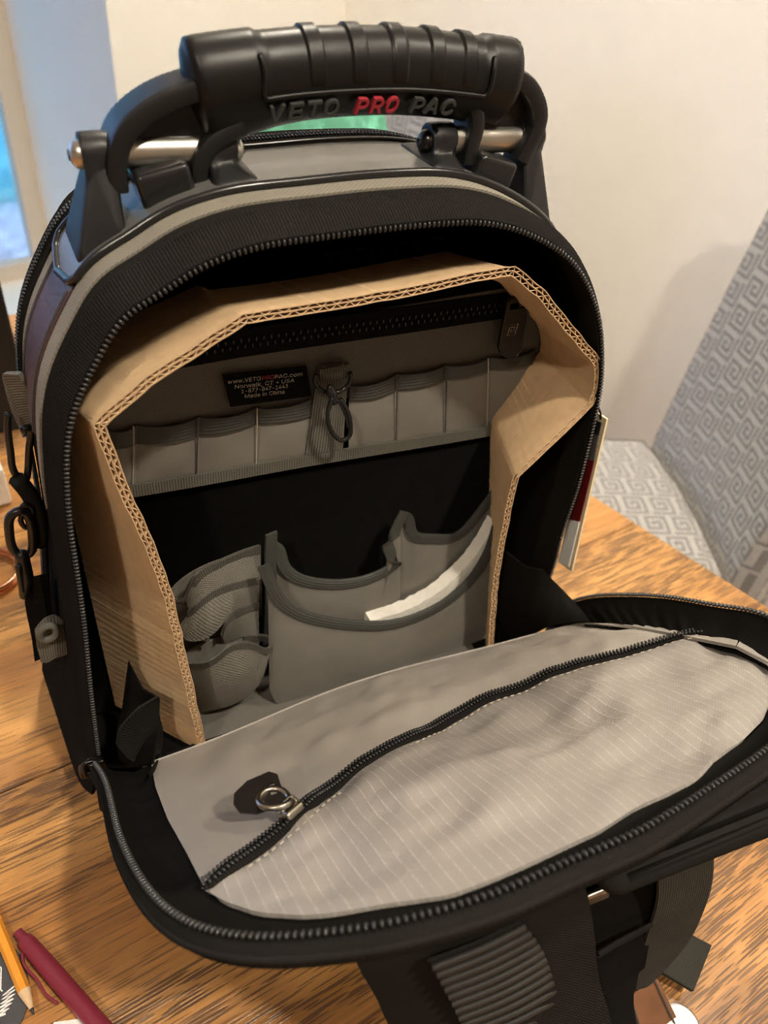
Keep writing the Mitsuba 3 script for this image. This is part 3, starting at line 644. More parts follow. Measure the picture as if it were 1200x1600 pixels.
# pen slots
def slots(top, low, base, cuts):
    top, low, base = (spline(p, 40) for p in (top, low, base))
    s = np.linspace(0, 1, 40); sag = np.zeros(40)
    for a, b in zip(cuts[:-1], cuts[1:]):
        k = (s >= a) & (s <= b); sag[k] = np.sin(np.pi * (s[k] - a) / (b - a)) ** .7
    full = np.linspace(0, 1, 40)
    for a, b in zip(cuts[:-1], cuts[1:]):                           # one slot after another
        t = np.linspace(a, b, 14); f = lambda P: np.stack([np.interp(t, full, P[:, k]) for k in range(3)], 1)
        sg = np.sin(np.pi * (t - a) / (b - a)) ** .7; tp_, lo_, ba_ = f(top), f(low), f(base)
        G = lerp_grid(lo_, ba_, 8); G[..., 1] -= .003 * sg[:, None] * np.sin(np.linspace(.15, 1, 8) * np.pi)[None]
        sheet(D_ + 'pen_slot', face_front(G), .0012, 'pocket_grey')
        H = lerp_grid(tp_, lo_, 4); H[..., 1] -= .0012 + .003 * sg[:, None]; H[:, 0, 2] -= .0016 * sg
        sheet(D_ + 'slot_binding', face_front(H), .0018, 'binding')
    for c in cuts[1:-1]:
        i = int(c * 39); add(D_ + 'slot_stitching', tube(np.vstack([top[i] + A([0, -.0030, .001]), low[i] + A([0, -.003, 0]), base[i] + A([0, -.0012, 0])]), .0005, 5), 'dark_stitch' if i % 2 else 'stitch')
slots(A([[0.0268,0.063,0.2894],[0.0456,0.063,0.2881],[0.0809,0.063,0.2863],[0.1169,0.063,0.2861],[0.1565,0.063,0.2856]]), A([[0.0249,0.0625,0.2768],[0.0441,0.0625,0.2757],[0.0799,0.0625,0.2735],[0.1165,0.0625,0.2748],[0.1568,0.0625,0.2734]]), A([[0.0199,0.063,0.2415],[0.0402,0.063,0.2422],[0.0776,0.063,0.2397],[0.116,0.063,0.239],[0.1581,0.063,0.2379]]), [.03, .17, .45, .72, 1])
slots(A([[0.1816,0.063,0.291],[0.1928,0.063,0.2915],[0.2113,0.063,0.2935],[0.2464,0.063,0.2945],[0.2824,0.063,0.2946],[0.3235,0.063,0.2953]]), A([[0.1822,0.0625,0.2802],[0.1935,0.0625,0.28],[0.2124,0.0625,0.2815],[0.2479,0.0625,0.2832],[0.2841,0.0625,0.2851],[0.326,0.0625,0.2845]]), A([[0.1854,0.063,0.2364],[0.2137,0.063,0.2355],[0.2506,0.063,0.2346],[0.2858,0.063,0.2333],[0.3402,0.063,0.2325]]), [0, .235, .49, .74, 1])
tp = spline(A([[0.0269,0.06,0.243],[0.0769,0.06,0.2406],[0.1403,0.06,0.239],[0.2108,0.06,0.236],[0.2624,0.06,0.2335],[0.3181,0.06,0.2314]]), 40)
sheet(D_ + 'webbing_tape', face_front(lerp_grid(tp + A([0, 0, .0046]), tp - A([0, 0, .0046]), 4)), .0016, 'grey_web', label='grey webbing tape')
# care label
c4 = A([[0.0994,0.06,0.3137],[0.1512,0.06,0.3111],[0.1553,0.06,0.2891],[0.1035,0.06,0.2911]])
patch(D_ + 'maker_label', c4, 0, 'black_lining', 10, 5, .0008, .001, label='black maker label with pale lettering')
ex = (c4[1] - c4[0]) / np.linalg.norm(c4[1] - c4[0]); ez = np.cross(A([0, 1, 0]), ex) * -1; ez = ez if ez[2] > 0 else -ez
wl = np.linalg.norm(c4[1] - c4[0])
def line(parts, row, h, w):
    x = (wl - w) / 2; tot = sum(len(t) for t, _ in parts)
    for t, mat in parts:
        wi = w * len(t) / tot
        text_on(D_ + 'label_lettering', t, h, c4[0] + ex * x - ez * row + A([0, -.0016, 0]), ex, ez, mat, .0003, False, wi * .97); x += wi
line((('www.VETO', 'white_ink'), ('PRO', 'red_ink'), ('PAC.com', 'white_ink')), .0052, .0026, wl * .90)
line((('Norwalk, CT • USA', 'white_ink'),), .0090, .0026, wl * .74)
line((('1-877-847-1443', 'white_ink'),), .0126, .0026, wl * .58)
line((('Made in China', 'white_ink'),), .0162, .0026, wl * .50)
# webbing, ring and snap hook
st = A([[0.1592,0.06,0.309],[0.1791,0.06,0.3089],[0.1794,0.06,0.2426],[0.1527,0.06,0.2434]])
patch(D_ + 'webbing_strap', st, 0, 'grey_web', 6, 14, .0016, .001, label='grey webbing strap')
lp = A([[0.1572,0.054,0.3109],[0.1768,0.054,0.3117],[0.1774,0.054,0.3021],[0.1579,0.054,0.3023]])
patch(D_ + 'webbing_loop', lp, 0, 'grey_web', 6, 6, .003, .003)
add(D_ + 'ring', tube(spline(A([[0.154,0.051,0.3101],[0.1533,0.051,0.3062],[0.156,0.051,0.3004],[0.1616,0.051,0.2962],[0.1697,0.051,0.2952],[0.1751,0.051,0.2984],[0.177,0.051,0.3031],[0.1762,0.051,0.3077]]), 30), .0014, 8), 'black_metal', True, label='black metal ring')
K = 'snap_hook'
note(K, 'small black snap hook hanging from the webbing strap inside the backpack', 'snap hook')
p = A([[0.1614,0.046,0.3024],[0.1645,0.046,0.2918]])
add(K + '__swivel', tm(hull([(p[0], .0024), ((p[0] * 2 + p[1]) / 3, .0032), (p[1], .0022)], 14)), 'black_metal', True)
hk = A([[0.1626,0.044,0.2962],[0.16,0.044,0.2884],[0.1599,0.044,0.2813],[0.1625,0.044,0.2726],[0.1668,0.044,0.2658],[0.1714,0.044,0.2628],[0.1753,0.044,0.2649],[0.1761,0.044,0.2717],[0.1747,0.044,0.2798],[0.1715,0.044,0.288],[0.1677,0.044,0.2943]])
add(K + '__hook', tube(spline(hk, 40), .0015, 8), 'black_metal', True)
add(K + '__gate', tube(spline(A([[0.1658,0.0445,0.2943],[0.1706,0.0445,0.286],[0.1733,0.0445,0.2783],[0.1746,0.0445,0.2717]]), 12), .0011, 8), 'black_metal', True)
# slider tag with its emblem
add(D_ + 'zipper_slider', at(rbox((.012, .006, .008), .0018), frame_mat(A([[0.2903,0.058,0.336]])[0], (1, 0, .18), y=(0, 1, 0))), 'gunmetal', 40)
tg = A(A([[0.2825,0.052,0.3407],[0.2861,0.052,0.3437],[0.294,0.052,0.3432],[0.2989,0.052,0.3396],[0.3018,0.052,0.3303],[0.3033,0.052,0.3043],[0.3005,0.052,0.2988],[0.2933,0.052,0.2985],[0.286,0.052,0.3035],[0.2831,0.052,0.3097],[0.2829,0.052,0.3282]]))
ctr = tg.mean(0)
pl = Polygon(tg[:, [0, 2]]).buffer(-.001).buffer(.001)
hole = Polygon(tg[:, [0, 2]]).buffer(-.0028).intersection(sbox(-1, tg[:, 2].max() - .0085, 1, 1))
add(D_ + 'zipper_tag', extrude(pl.difference(hole), .051, .0535), 'black_plastic')
add(D_ + 'zipper_tag_rim', cat_mesh([tube(np.c_[np.array(Polygon(tg[:, [0, 2]]).buffer(-.0006).exterior.coords)[:-1, :1], np.full((len(Polygon(tg[:, [0, 2]]).buffer(-.0006).exterior.coords) - 1, 1), .0512), np.array(Polygon(tg[:, [0, 2]]).buffer(-.0006).exterior.coords)[:-1, 1:]], .0007, 6, closed=True)]), 'gunmetal', True)
em = A([[0.2913,0.0508,0.3208]])[0]
sp = [(-.003, .0038), (.003, .0038), (.003, -.0038), (-.003, -.0038), (-.003, .0018), (.0012, .0018), (.0012, -.0014), (-.0012, -.0014), (-.0012, 0)]
add(D_ + 'zipper_tag_emblem', tube(A([em + A([a + .12 * b, 0, b]) for a, b in sp]), .0003, 5), 'nickel')
add(D_ + 'piping', tube(spline(A([[0.3122,0.0655,0.3496],[0.3228,0.0655,0.3257],[0.3323,0.0655,0.2952],[0.3342,0.0655,0.2633]]), 14), .0026, 8), 'black_nylon', True)

# embroidered name over the cardboard
for t, (a, b) in (('TECH', A([[0.1609,0.0655,0.3693],[0.1986,0.0655,0.3717]])), ('PAC', A([[0.2044,0.0655,0.372],[0.2373,0.0655,0.3741]]))):
    text_on(D_ + 'relief_lettering', t, .0085, a, b - a, (0, 0, 1), 'relief_ink', .0014, True, np.linalg.norm(b - a))

# lower pockets
def pocket(key, top, bot, mat, bulge, binding=.0075, lab=None, ny=14, nx=40):
    top, bot = spline(top, nx), spline(bot, nx)
    G = lerp_grid(top, bot, ny); u, v = np.linspace(0, 1, nx)[:, None], np.linspace(0, 1, ny)[None]
    G[..., 1] -= bulge * np.sin(np.pi * u) ** .7 * np.sin(np.pi * (.12 + .8 * v)) ** .8
    sheet(key, face_front(G), .0014, mat, label=lab)
    rimc = G[:, 0]; dv = G[:, 1] - G[:, 0]; dv = dv / np.linalg.norm(dv, axis=1, keepdims=True)
    tt = np.gradient(rimc, axis=0); tt /= np.linalg.norm(tt, axis=1, keepdims=True); dn = dv - tt * (dv * tt).sum(1, keepdims=True); dn /= np.linalg.norm(dn, axis=1, keepdims=True)
    H = np.stack([rimc + A([0, .001, .0]) - dn * .0004, rimc - dn * .0012 + A([0, -.0009, 0]), rimc + dn * binding * .5 + A([0, -.0018, 0]), rimc + dn * binding + A([0, -.0016, 0])], 1)
    sheet(key + '__binding', face_front(H), .0014, 'binding', label='dark ribbed binding')
pocket(B + '__rear_tool_pocket', A([[0.1239,0.046,0.1889],[0.1313,0.046,0.1806],[0.1347,0.046,0.1658],[0.1421,0.046,0.1524],[0.1615,0.046,0.1383],[0.188,0.046,0.1296],[0.2095,0.046,0.1305],[0.2194,0.046,0.1362],[0.2196,0.046,0.1492],[0.2156,0.046,0.1611],[0.2178,0.046,0.1746],[0.2233,0.046,0.1868]]), A([[0.1236,0.046,0.0755],[0.1536,0.046,0.0624],[0.1875,0.046,0.0558],[0.2229,0.046,0.0532],[0.2378,0.046,0.0553]]), 'pocket_grey', .004, lab='grey tool pocket with a scooped rim')
pocket(B + '__side_tool_pocket', A([[0.2258,0.05,0.1822],[0.2333,0.05,0.1775],[0.2407,0.05,0.1585],[0.2577,0.05,0.1499],[0.2803,0.05,0.1465],[0.2877,0.05,0.1546],[0.2968,0.05,0.1681],[0.3078,0.05,0.186]]), A([[0.235,0.05,0.0437],[0.2642,0.05,0.0359],[0.304,0.05,0.0327],[0.341,0.05,0.0356]]), 'pocket_grey', .003, lab='grey tool pocket by the right side')
pocket(B + '__front_tool_pocket', A([[0.1151,0.028,0.1861],[0.1195,0.028,0.1693],[0.1251,0.028,0.1526],[0.1398,0.028,0.1323],[0.1604,0.028,0.1165],[0.1876,0.028,0.1013],[0.2163,0.028,0.0906],[0.2393,0.028,0.0899],[0.2619,0.028,0.0965],[0.2825,0.028,0.1152],[0.2927,0.028,0.1391],[0.2959,0.028,0.1654]]), A([[0.1151,0.026,0.0518],[0.1209,0.026,0.0296],[0.1335,0.026,0.0142],[0.1589,0.026,0.008],[0.1943,0.026,0.0035],[0.2443,0.026,-0.002],[0.2839,0.026,-0.0051],[0.3276,0.026,-0.0018]]), 'pocket_grey', .006, lab='wide grey front pocket')
W_ = 'foam_sheet'
fc_ = spline(A([[0.2014,0.038,0.0889],[0.2271,0.038,0.088],[0.2526,0.038,0.0952],[0.2749,0.038,0.1119],[0.2916,0.038,0.1354],[0.3012,0.038,0.1634]]), 36)
Gf = np.stack([fc_ + A([0, 0, z]) for z in (.0, -.008, -.018, -.03)], 1)
mesh, uv = slab(face_front(Gf), .011, True); ff = trimesh.Trimesh(mesh[0], mesh[1], process=False)
ff.vertices += (meshkit.fbm(ff.vertices * 300, 3, 5)[:, None] - .5) * .003
add(W_, ff, 'foam', True, label='white foam sheet tucked behind the wide front pocket', cat='foam sheet')
# the small elastic pockets on the left
E_ = B + '__elastic_pocket'
note(E_, 'stack of small webbing pockets')
def ribbon(key, px, w, mat, th=.0016, wdir=(0, 0, -1), n=26, twist=None):
    c = spline(px, n); wd = np.broadcast_to(A(wdir), (n, 3)) if twist is None else even(A(twist), n)
    return sheet(key, face_front(np.stack([c + wd * w * t for t in (0, .33, .66, 1)], 1)), th, mat)
ribbon(E_ + '__seam_binding', A([[0.1187,0.041,0.1979],[0.118,0.041,0.1729],[0.1182,0.041,0.1407],[0.1169,0.041,0.0991],[0.1158,0.041,0.0847]]), .0085, 'binding', .0018, (1, .2, 0))
def fabric(key, c0, c1, mat, bulge=.0, nx=24, ny=10, th=.0012):
    a, b = spline(c0, nx), spline(c1, nx); G = lerp_grid(a, b, ny)
    u, v = np.linspace(0, 1, nx)[:, None], np.linspace(0, 1, ny)[None]
    G[..., 1] -= bulge * np.sin(np.pi * u) * np.sin(np.pi * v)
    return sheet(key, face_front(G), th, mat)
r1 = np.vstack([A([[0.1166,0.046,0.1853]]), A([[0.1005,0.04,0.1893]]), A([[0.0821,0.032,0.1934]]), A([[0.071,0.028,0.194]]), A([[0.0648,0.028,0.1875]]), A([[0.0602,0.032,0.1726]]), A([[0.0553,0.036,0.1618]]), A([[0.0491,0.044,0.1609]])])
fabric(E_ + '__back_cloth', A([[0.0492,0.054,0.1501],[0.0634,0.054,0.1639],[0.0837,0.054,0.1723],[0.1191,0.054,0.173]]), A([[0.0586,0.054,0.0721],[0.0777,0.054,0.0632],[0.0985,0.054,0.0773],[0.1193,0.054,0.1059]]), 'pocket_grey')
ribbon(E_ + '__upper_rim', r1, .0075, 'rim_web', .0022, twist=[(0, 0, -1), (-.1, .1, -1), (.1, .2, -1), (.3, .1, -.9), (.6, 0, -.7), (.7, .1, -.6)])
fabric(E_ + '__upper_cloth', r1[:6] + A([0, .001, -.006]), np.vstack([A([[0.1151,0.044,0.1553]]), A([[0.0959,0.036,0.1655]]), A([[0.0759,0.03,0.1688]]), A([[0.0665,0.028,0.1633]]), A([[0.0615,0.03,0.1574]])]), 'coarse_web')
r2 = np.vstack([A([[0.1147,0.044,0.1574]]), A([[0.0948,0.035,0.1675]]), A([[0.0744,0.029,0.1692]]), A([[0.0655,0.027,0.1647]]), A([[0.0598,0.03,0.1575]])])
ribbon(E_ + '__middle_rim', r2, .0062, 'rim_web', .0022)
fabric(E_ + '__middle_cloth', r2 + A([0, .0012, -.005]), np.vstack([A([[0.1134,0.044,0.1293]]), A([[0.0898,0.034,0.1375]]), A([[0.0722,0.028,0.1283]]), A([[0.0569,0.03,0.1299]]), A([[0.052,0.034,0.1375]])]), 'coarse_web', .002)
r3 = np.vstack([A([[0.1132,0.042,0.1335]]), A([[0.0978,0.036,0.1389]]), A([[0.0869,0.03,0.1396]]), A([[0.0823,0.03,0.1273]])])
ribbon(E_ + '__inner_rim', r3, .0065, 'rim_web', .0022)
fabric(E_ + '__inner_cloth', r3 + A([0, .0015, -.005]), A([[0.1121,0.04,0.1008],[0.1024,0.04,0.1035],[0.0931,0.04,0.103],[0.0864,0.04,0.1023]]), 'coarse_web')
ribbon(E_ + '__lining_edge', A([[0.0493,0.03,0.1431],[0.0573,0.03,0.1351],[0.0657,0.03,0.1295],[0.0735,0.03,0.1248]]), .004, 'grey_web', .0015)
front_rim = np.vstack([A([[0.0475,0.04,0.0941]]), A([[0.0594,0.03,0.1028]]), A([[0.0668,0.022,0.1097]]), A([[0.0756,0.018,0.1182]]), A([[0.0859,0.016,0.1278]]), A([[0.0967,0.016,0.1252]]), A([[0.1084,0.018,0.1122]]), A([[0.1166,0.024,0.1045]]), A([[0.1189,0.032,0.104]]), A([[0.1126,0.04,0.102]]), A([[0.1006,0.042,0.1042]])])
ribbon(E_ + '__pouch_rim', front_rim, .0062, 'rim_web', .0022, n=44)
fabric(E_ + '__pouch', front_rim[:8] + A([0, .0012, -.004]), np.vstack([A([[0.056,0.044,0.031]]), A([[0.0622,0.036,0.0352]]), A([[0.0698,0.03,0.0409]]), A([[0.0821,0.027,0.0434]]), A([[0.094,0.026,0.0477]]), A([[0.105,0.028,0.0535]]), A([[0.1147,0.032,0.0687]])]), 'coarse_web', .006, 30, 14)
fabric(E_ + '__pouch_lining', A([[0.0484,0.042,0.0986],[0.0721,0.042,0.1062],[0.0958,0.042,0.1069],[0.1128,0.042,0.0983]]), A([[0.0542,0.04,0.0603],[0.074,0.04,0.0664],[0.0938,0.04,0.0648],[0.1115,0.04,0.0564]]), 'pocket_grey')

# ------------------------------------------------------------------ backpack: the opened front flap, a shallow tray that leans toward the viewer
FL = B + '__front_flap'
ND = A([0, math.sin(math.radians(38)), math.cos(math.radians(38))])       # its inner side's normal
RIM = np.vstack([A([[-0.0155,-0.0098,0.0797],[-0.0123,-0.028,0.0939],[-0.0088,-0.0981,0.1486],[-0.0026,-0.1473,0.1871],[0.005,-0.174,0.208],[0.0171,-0.194,0.2236],[0.034,-0.2087,0.235],[0.0564,-0.2202,0.244],[0.0744,-0.2272,0.2495],[0.0953,-0.2325,0.2537],[0.1145,-0.2357,0.2562],[0.1504,-0.2372,0.2573],[0.178,-0.2386,0.2584],[0.2029,-0.2369,0.2571],[0.2331,-0.2334,0.2544],[0.2732,-0.2278,0.25]]),
                 [[.300, -.222, .2475], [.326, -.210, .245], [.345, -.192, .2425]], A([[0.357,-0.158,0.2328],[0.357,-0.1295,0.2125],[0.357,-0.0974,0.1873],[0.357,-0.056,0.1484],[0.357,-0.0177,0.1012]]), [[.350, -.004, .075]]])
RIM = spline(RIM, 260)
LB = [A([[0.0168,-0.0263,0.0865],[0.0147,-0.06,0.1129],[0.0155,-0.0991,0.1435],[0.0187,-0.133,0.1699],[0.021,-0.1648,0.1948]]),
      np.vstack([A([[0.0212,-0.1635,0.1917],[0.0257,-0.1747,0.2005],[0.0367,-0.19,0.2125],[0.0518,-0.2018,0.2217],[0.0633,-0.2075,0.2261],[0.0824,-0.2142,0.2313],[0.1056,-0.2235,0.2386],[0.1223,-0.2252,0.2399],[0.1406,-0.2258,0.2404],[0.1599,-0.2257,0.2403],[0.1788,-0.2261,0.2407],[0.2027,-0.2228,0.2381],[0.2195,-0.2232,0.2384],[0.2378,-0.2223,0.2377],[0.2567,-0.216,0.2327],[0.2834,-0.2128,0.2303],[0.3067,-0.2063,0.2251]]), [[.322, -.199, .2195]]]),
      np.vstack([A([[0.338,-0.0532,0.1244],[0.338,-0.0979,0.1642],[0.338,-0.1334,0.1942],[0.338,-0.1604,0.216],[0.338,-0.1803,0.2249]]), [[.336, -.193, .219], [.322, -.199, .2195]]]),
      np.vstack([A([[0.0168,-0.0263,0.0865]]), A([[0.0565,-0.0275,0.0905],[0.1144,-0.0172,0.0825],[0.1623,-0.0103,0.077],[0.2143,-0.0131,0.0793],[0.2755,-0.0235,0.0874]]), A([[0.325,-0.0295,0.0917]]), A([[0.338,-0.0532,0.1244]])])]
Lc = coons(spline(LB[3], 60), even(LB[1], 60), even(LB[0], 44), even(LB[2], 44), 90, 60)
def wrinkle(P, w):
    x, y = P[..., 0], P[..., 1]
    d = .0095 * (meshkit.fbm(np.stack([x * 16 + y * 9, y * 26 - x * 6, x * 0], -1), 3, 11) - .5) * 2
    d += .004 * np.exp(-((x - .075 - .25 * y) / .014) ** 2) * np.exp(-((y + .06) / .05) ** 2)        # folds running down from the hinge
    d -= .0035 * np.exp(-((x - .105 - .45 * y) / .016) ** 2) * np.exp(-((y + .05) / .05) ** 2)
    d += .004 * np.exp(-((x - .20 - .35 * y) / .03) ** 2) * np.exp(-((y + .06) / .06) ** 2)
    d -= .004 * np.exp(-((x - .255 - .2 * y) / .022) ** 2) * np.exp(-((y + .15) / .05) ** 2)
    d += .004 * np.exp(-((x - .15) / .03) ** 2) * np.exp(-((y + .17) / .03) ** 2)
    return d * w
u = np.linspace(0, 1, 90)[:, None]; v = np.linspace(0, 1, 60)[None]
w = np.minimum(1, 6 * np.minimum(np.minimum(u, 1 - u), np.minimum(v * 3 + .1, 1 - v)))
Lc = Lc + ND * (wrinkle(Lc, w) - .004 * np.sin(np.pi * u) * np.sin(np.pi * v))[..., None]
# the diagonal zipper splits the lining: find, column by column, where its line crosses
ZL = spline(A([[0.0202,-0.1661,0.1958],[0.0338,-0.1606,0.1915],[0.0515,-0.153,0.1856],[0.0687,-0.1458,0.1799],[0.0797,-0.1396,0.175],[0.1165,-0.1232,0.1623],[0.1588,-0.113,0.1543],[0.2046,-0.1016,0.1453],[0.2499,-0.1027,0.1462],[0.2827,-0.106,0.1489],[0.3078,-0.1127,0.1541],[0.3338,-0.1235,0.1625],[0.3528,-0.135,0.1714],[0.3806,-0.1397,0.1751]]), 120)
def on_lining(Q):
    from scipy.interpolate import griddata
    z = griddata(Lc.reshape(-1, 3)[:, :2], Lc.reshape(-1, 3)[:, 2], Q[:, :2]); zn = griddata(Lc.reshape(-1, 3)[:, :2], Lc.reshape(-1, 3)[:, 2], Q[:, :2], 'nearest')
    R = Q.copy(); R[:, 2] = np.where(np.isnan(z), zn, z); return R
zy = lambda x: np.interp(x, ZL[:, 0], ZL[:, 1], left=None, right=None)
def lining_side(G, key, mat, lab, keep):
    mesh, uv = slab(outer_up(G), .002)
    m = trimesh.Trimesh(mesh[0], mesh[1], process=False)
    add(key, m, mat, True, uv=uv, label=lab)
def outer_up(G):
    N = grid_normals(G); mid = tuple(k // 2 for k in G.shape[:2]); return G if N[mid] @ ND > 0 else G[::-1]
S0 = on_lining(ZL); S0[0] = LB[0][-1]; S0[-1] = A([[0.338,-0.1602,0.2163]])[0]
iR = 3
top_part = coons(spline(LB[3], 60), S0, even(LB[0], 44), spline(np.vstack([A([[0.338,-0.0532,0.1244],[0.338,-0.0979,0.1642],[0.338,-0.1334,0.1942]]), S0[-1:]]), 30), 90, 40)
bot_part = coons(S0, even(LB[1], 60), np.repeat(LB[0][-1:], 30, 0) + np.linspace(0, 1, 30)[:, None] * 1e-5, even(np.vstack([S0[-1:], A([[0.338,-0.1803,0.2249]]), [[.336, -.193, .219], [.322, -.199, .2195]]]), 30), 110, 44)
def settle(G, amp):
    a, b = np.linspace(0, 1, G.shape[0])[:, None], np.linspace(0, 1, G.shape[1])[None]
    w = np.minimum(1, 5 * np.minimum(np.minimum(a, 1 - a), np.minimum(b, 1 - b)))
    return G + ND * (wrinkle(G, w) + amp * np.sin(np.pi * a) * np.sin(np.pi * b))[..., None]
top_part, bot_part = settle(top_part, .004), settle(bot_part, .003)
sheet(FL + '__lining', outer_up(top_part), .002, 'lining', label='smooth grey lining cloth')
Gb = outer_up(bot_part)
mesh, uv = slab(Gb, .002); uvx = mesh[0][:, 0]; uvy = mesh[0][:, 1] * 1.27
add(FL + '__pocket_cloth', trimesh.Trimesh(mesh[0], mesh[1], process=False), 'ripstop', True, uv=np.stack([uvx, uvy], 1), label='grey ripstop pocket cloth with pale lines')
# zipper on the lining
zc = S0 + ND * .0012; tz = np.gradient(zc, axis=0); tz /= np.linalg.norm(tz, axis=1, keepdims=True); sz = np.cross(ND, tz); sz /= np.linalg.norm(sz, axis=1, keepdims=True)
wz = (.0062 * np.clip(np.minimum(np.linspace(0, 1, 120) * 9 + .5, 1), 0, 1) * (1 - .55 * np.exp(-((np.linspace(0, 1, 120) - .90) / .05) ** 2)))[:, None]
sheet(FL + '__zipper_tape', outer_up(np.stack([(zc + sz * wz * t + ND * (.0014 * (1 - t * t)))[:-5] for t in (-1, -.5, 0, .5, 1)], 1)), .001, 'black_web')
zt_ = even(zc[:-7] + ND * .0022, 200)
add(FL + '__zipper_teeth', cat_mesh([teeth(zt_, ND, .0023, (.0019, .0030, .0022), side=q) for q in (-.0023, .0023)]), 'tooth', True, kind='stuff')
stt = even(zc - sz * .0105 if (sz[60] @ A([0, -1, 0])) < 0 else zc + sz * .0105, 120)[6:-16] + ND * .0008
stt2 = even(stt, 150)
add(FL + '__zipper_stitching', cat_mesh([tube(stt2[k:k + 2], .00045, 4) for k in range(0, 148, 2)]), 'stitch', kind='stuff')
# its slider and tag
o = zc[int(np.argmin(abs(zc[:, 0] - A([[0.0683,-0.1442,0.1787]])[0][0])))]; ti = int(np.argmin(abs(zc[:, 0] - o[0]))); tx = tz[ti]; sx_ = sz[ti]
if sx_[1] > 0: sx_ = -sx_                                                  # sx_ points to the viewer
Ms = frame_mat(o + ND * .0045, tx, z=ND)
add(FL + '__zipper_slider', at(rbox((.012, .0095, .0052), .0018), Ms), 'nickel', 40, label='nickel zipper slider')
br = [o + ND * .006 + tx * a + ND * b for a, b in ((-.005, 0), (-.0035, .003), (0, .0045), (.0035, .003), (.005, 0))]
add(FL + '__zipper_slider__bridge', tube(spline(br, 16), .0012, 8), 'nickel', True)
loop = [o + ND * (.0075 + .001) - sx_ * a - tx * b + ND * c for a, b, c in ((0, -.001, .001), (-.003, .004, .002), (.001, .010, .0035), (.007, .0115, .005), (.012, .007, .006), (.011, .0, .0055), (.005, -.003, .003))]
add(FL + '__zipper_slider__link', tube(spline(loop, 40, True), .0017, 8, True), 'nickel', True)
c0 = o + ND * .013 - sx_ * .0145 - tx * .0045
px_ = (-tx * .80 - sx_ * .60); px_ /= np.linalg.norm(px_); pz = ND * .7 + sx_ * .7
tg = Polygon([(-.010, -.006), (-.007, -.0085), (.004, -.008), (.011, -.0045), (.0125, 0), (.011, .0045), (.004, .008), (-.007, .0085), (-.010, .006)]).buffer(.001)
m = trimesh.creation.extrude_polygon(tg.difference(Polygon([(-.008, -.003), (-.005, -.003), (-.005, .003), (-.008, .003)])), .0016, engine='earcut')
add(FL + '__zipper_tag', at(m, frame_mat(c0, px_, z=pz)), 'gunmetal', 30, label='gunmetal zipper tag')
# the tray's black wall between rim and lining
def near_index(P, q): return int(np.argmin(np.linalg.norm(P - A(q), axis=1)))
i1, i2 = near_index(RIM, A([[0.004,-0.1721,0.2065]])[0]), near_index(RIM, [.330, -.207, .2447])
inn = np.vstack([even(LB[0], i1 + 1), even(LB[1], i2 - i1 + 1)[1:], even(LB[2][::-1], 260 - i2)[1:]])
inn[1:-1] = (inn[:-2] + inn[1:-1] * 2 + inn[2:]) / 4
mid1 = RIM * .72 + inn * .28 - ND * .0045; mid2 = RIM * .35 + inn * .65 - ND * .0055
ww = meshkit.fbm(np.stack([np.linspace(0, 40, 260), np.zeros(260), np.zeros(260)], 1), 3, 2)[:, None] - .5
rufl = np.clip((np.linspace(0, 1, 260) - .78) / .06, 0, 1)[:, None] * np.sin(np.linspace(0, 1, 260) * 330)[:, None]
sheet(FL + '__side_wall', outer_up(np.stack([RIM, RIM * .93 + inn * .07 - ND * .0012, mid1 + ND * ww * .003, mid2 + ND * (ww * .005 + rufl * .0018), inn - ND * .0012], 1)), .0015, 'black_lining', label='black cloth wall of the flap')
# its zipper half, edge cord and outer shell
ctr = A([.168, -.12, .16])
od = RIM - ctr; od -= ND * (od @ ND)[:, None]; tr = np.gradient(RIM, axis=0); od = np.cross(tr, ND); od /= np.linalg.norm(od, axis=1, keepdims=True)
if ((RIM - ctr) * od).sum() < 0: od = -od
add(FL + '__rim_teeth', teeth(RIM + ND * .0014 + od * .001, ND, .0030, (.0021, .0044, .0030)), 'tooth', True, kind='stuff')
sheet(FL + '__rim_tape', outer(np.stack([RIM - ND * .0006 + od * .001, RIM + od * .0026 - ND * .0008, RIM + od * .0042 - ND * .0025, RIM + od * .0052 - ND * .0045], 1)), .0012, 'black_web')
add(FL + '__piping', tube(RIM + od * .0050 - ND * .0055, .0016, 8), 'black_nylon', True)
shell = np.stack([RIM + od * .0046 - ND * .004, RIM + od * .0046 - ND * .007, RIM + od * .0026 - ND * .011, RIM - od * .004 - ND * .013, RIM * .4 + inn * .6 - ND * .016] + [(inn - ND * .014) * (1 - t) + (ctr - ND * .034) * t for t in (.05, .3, .6, .97)], 1)
sheet(FL + '__outer_shell', shell if (grid_normals(shell)[130, 5] @ ND) < 0 else shell[::-1], .002, 'black_nylon', label='padded black outer shell')
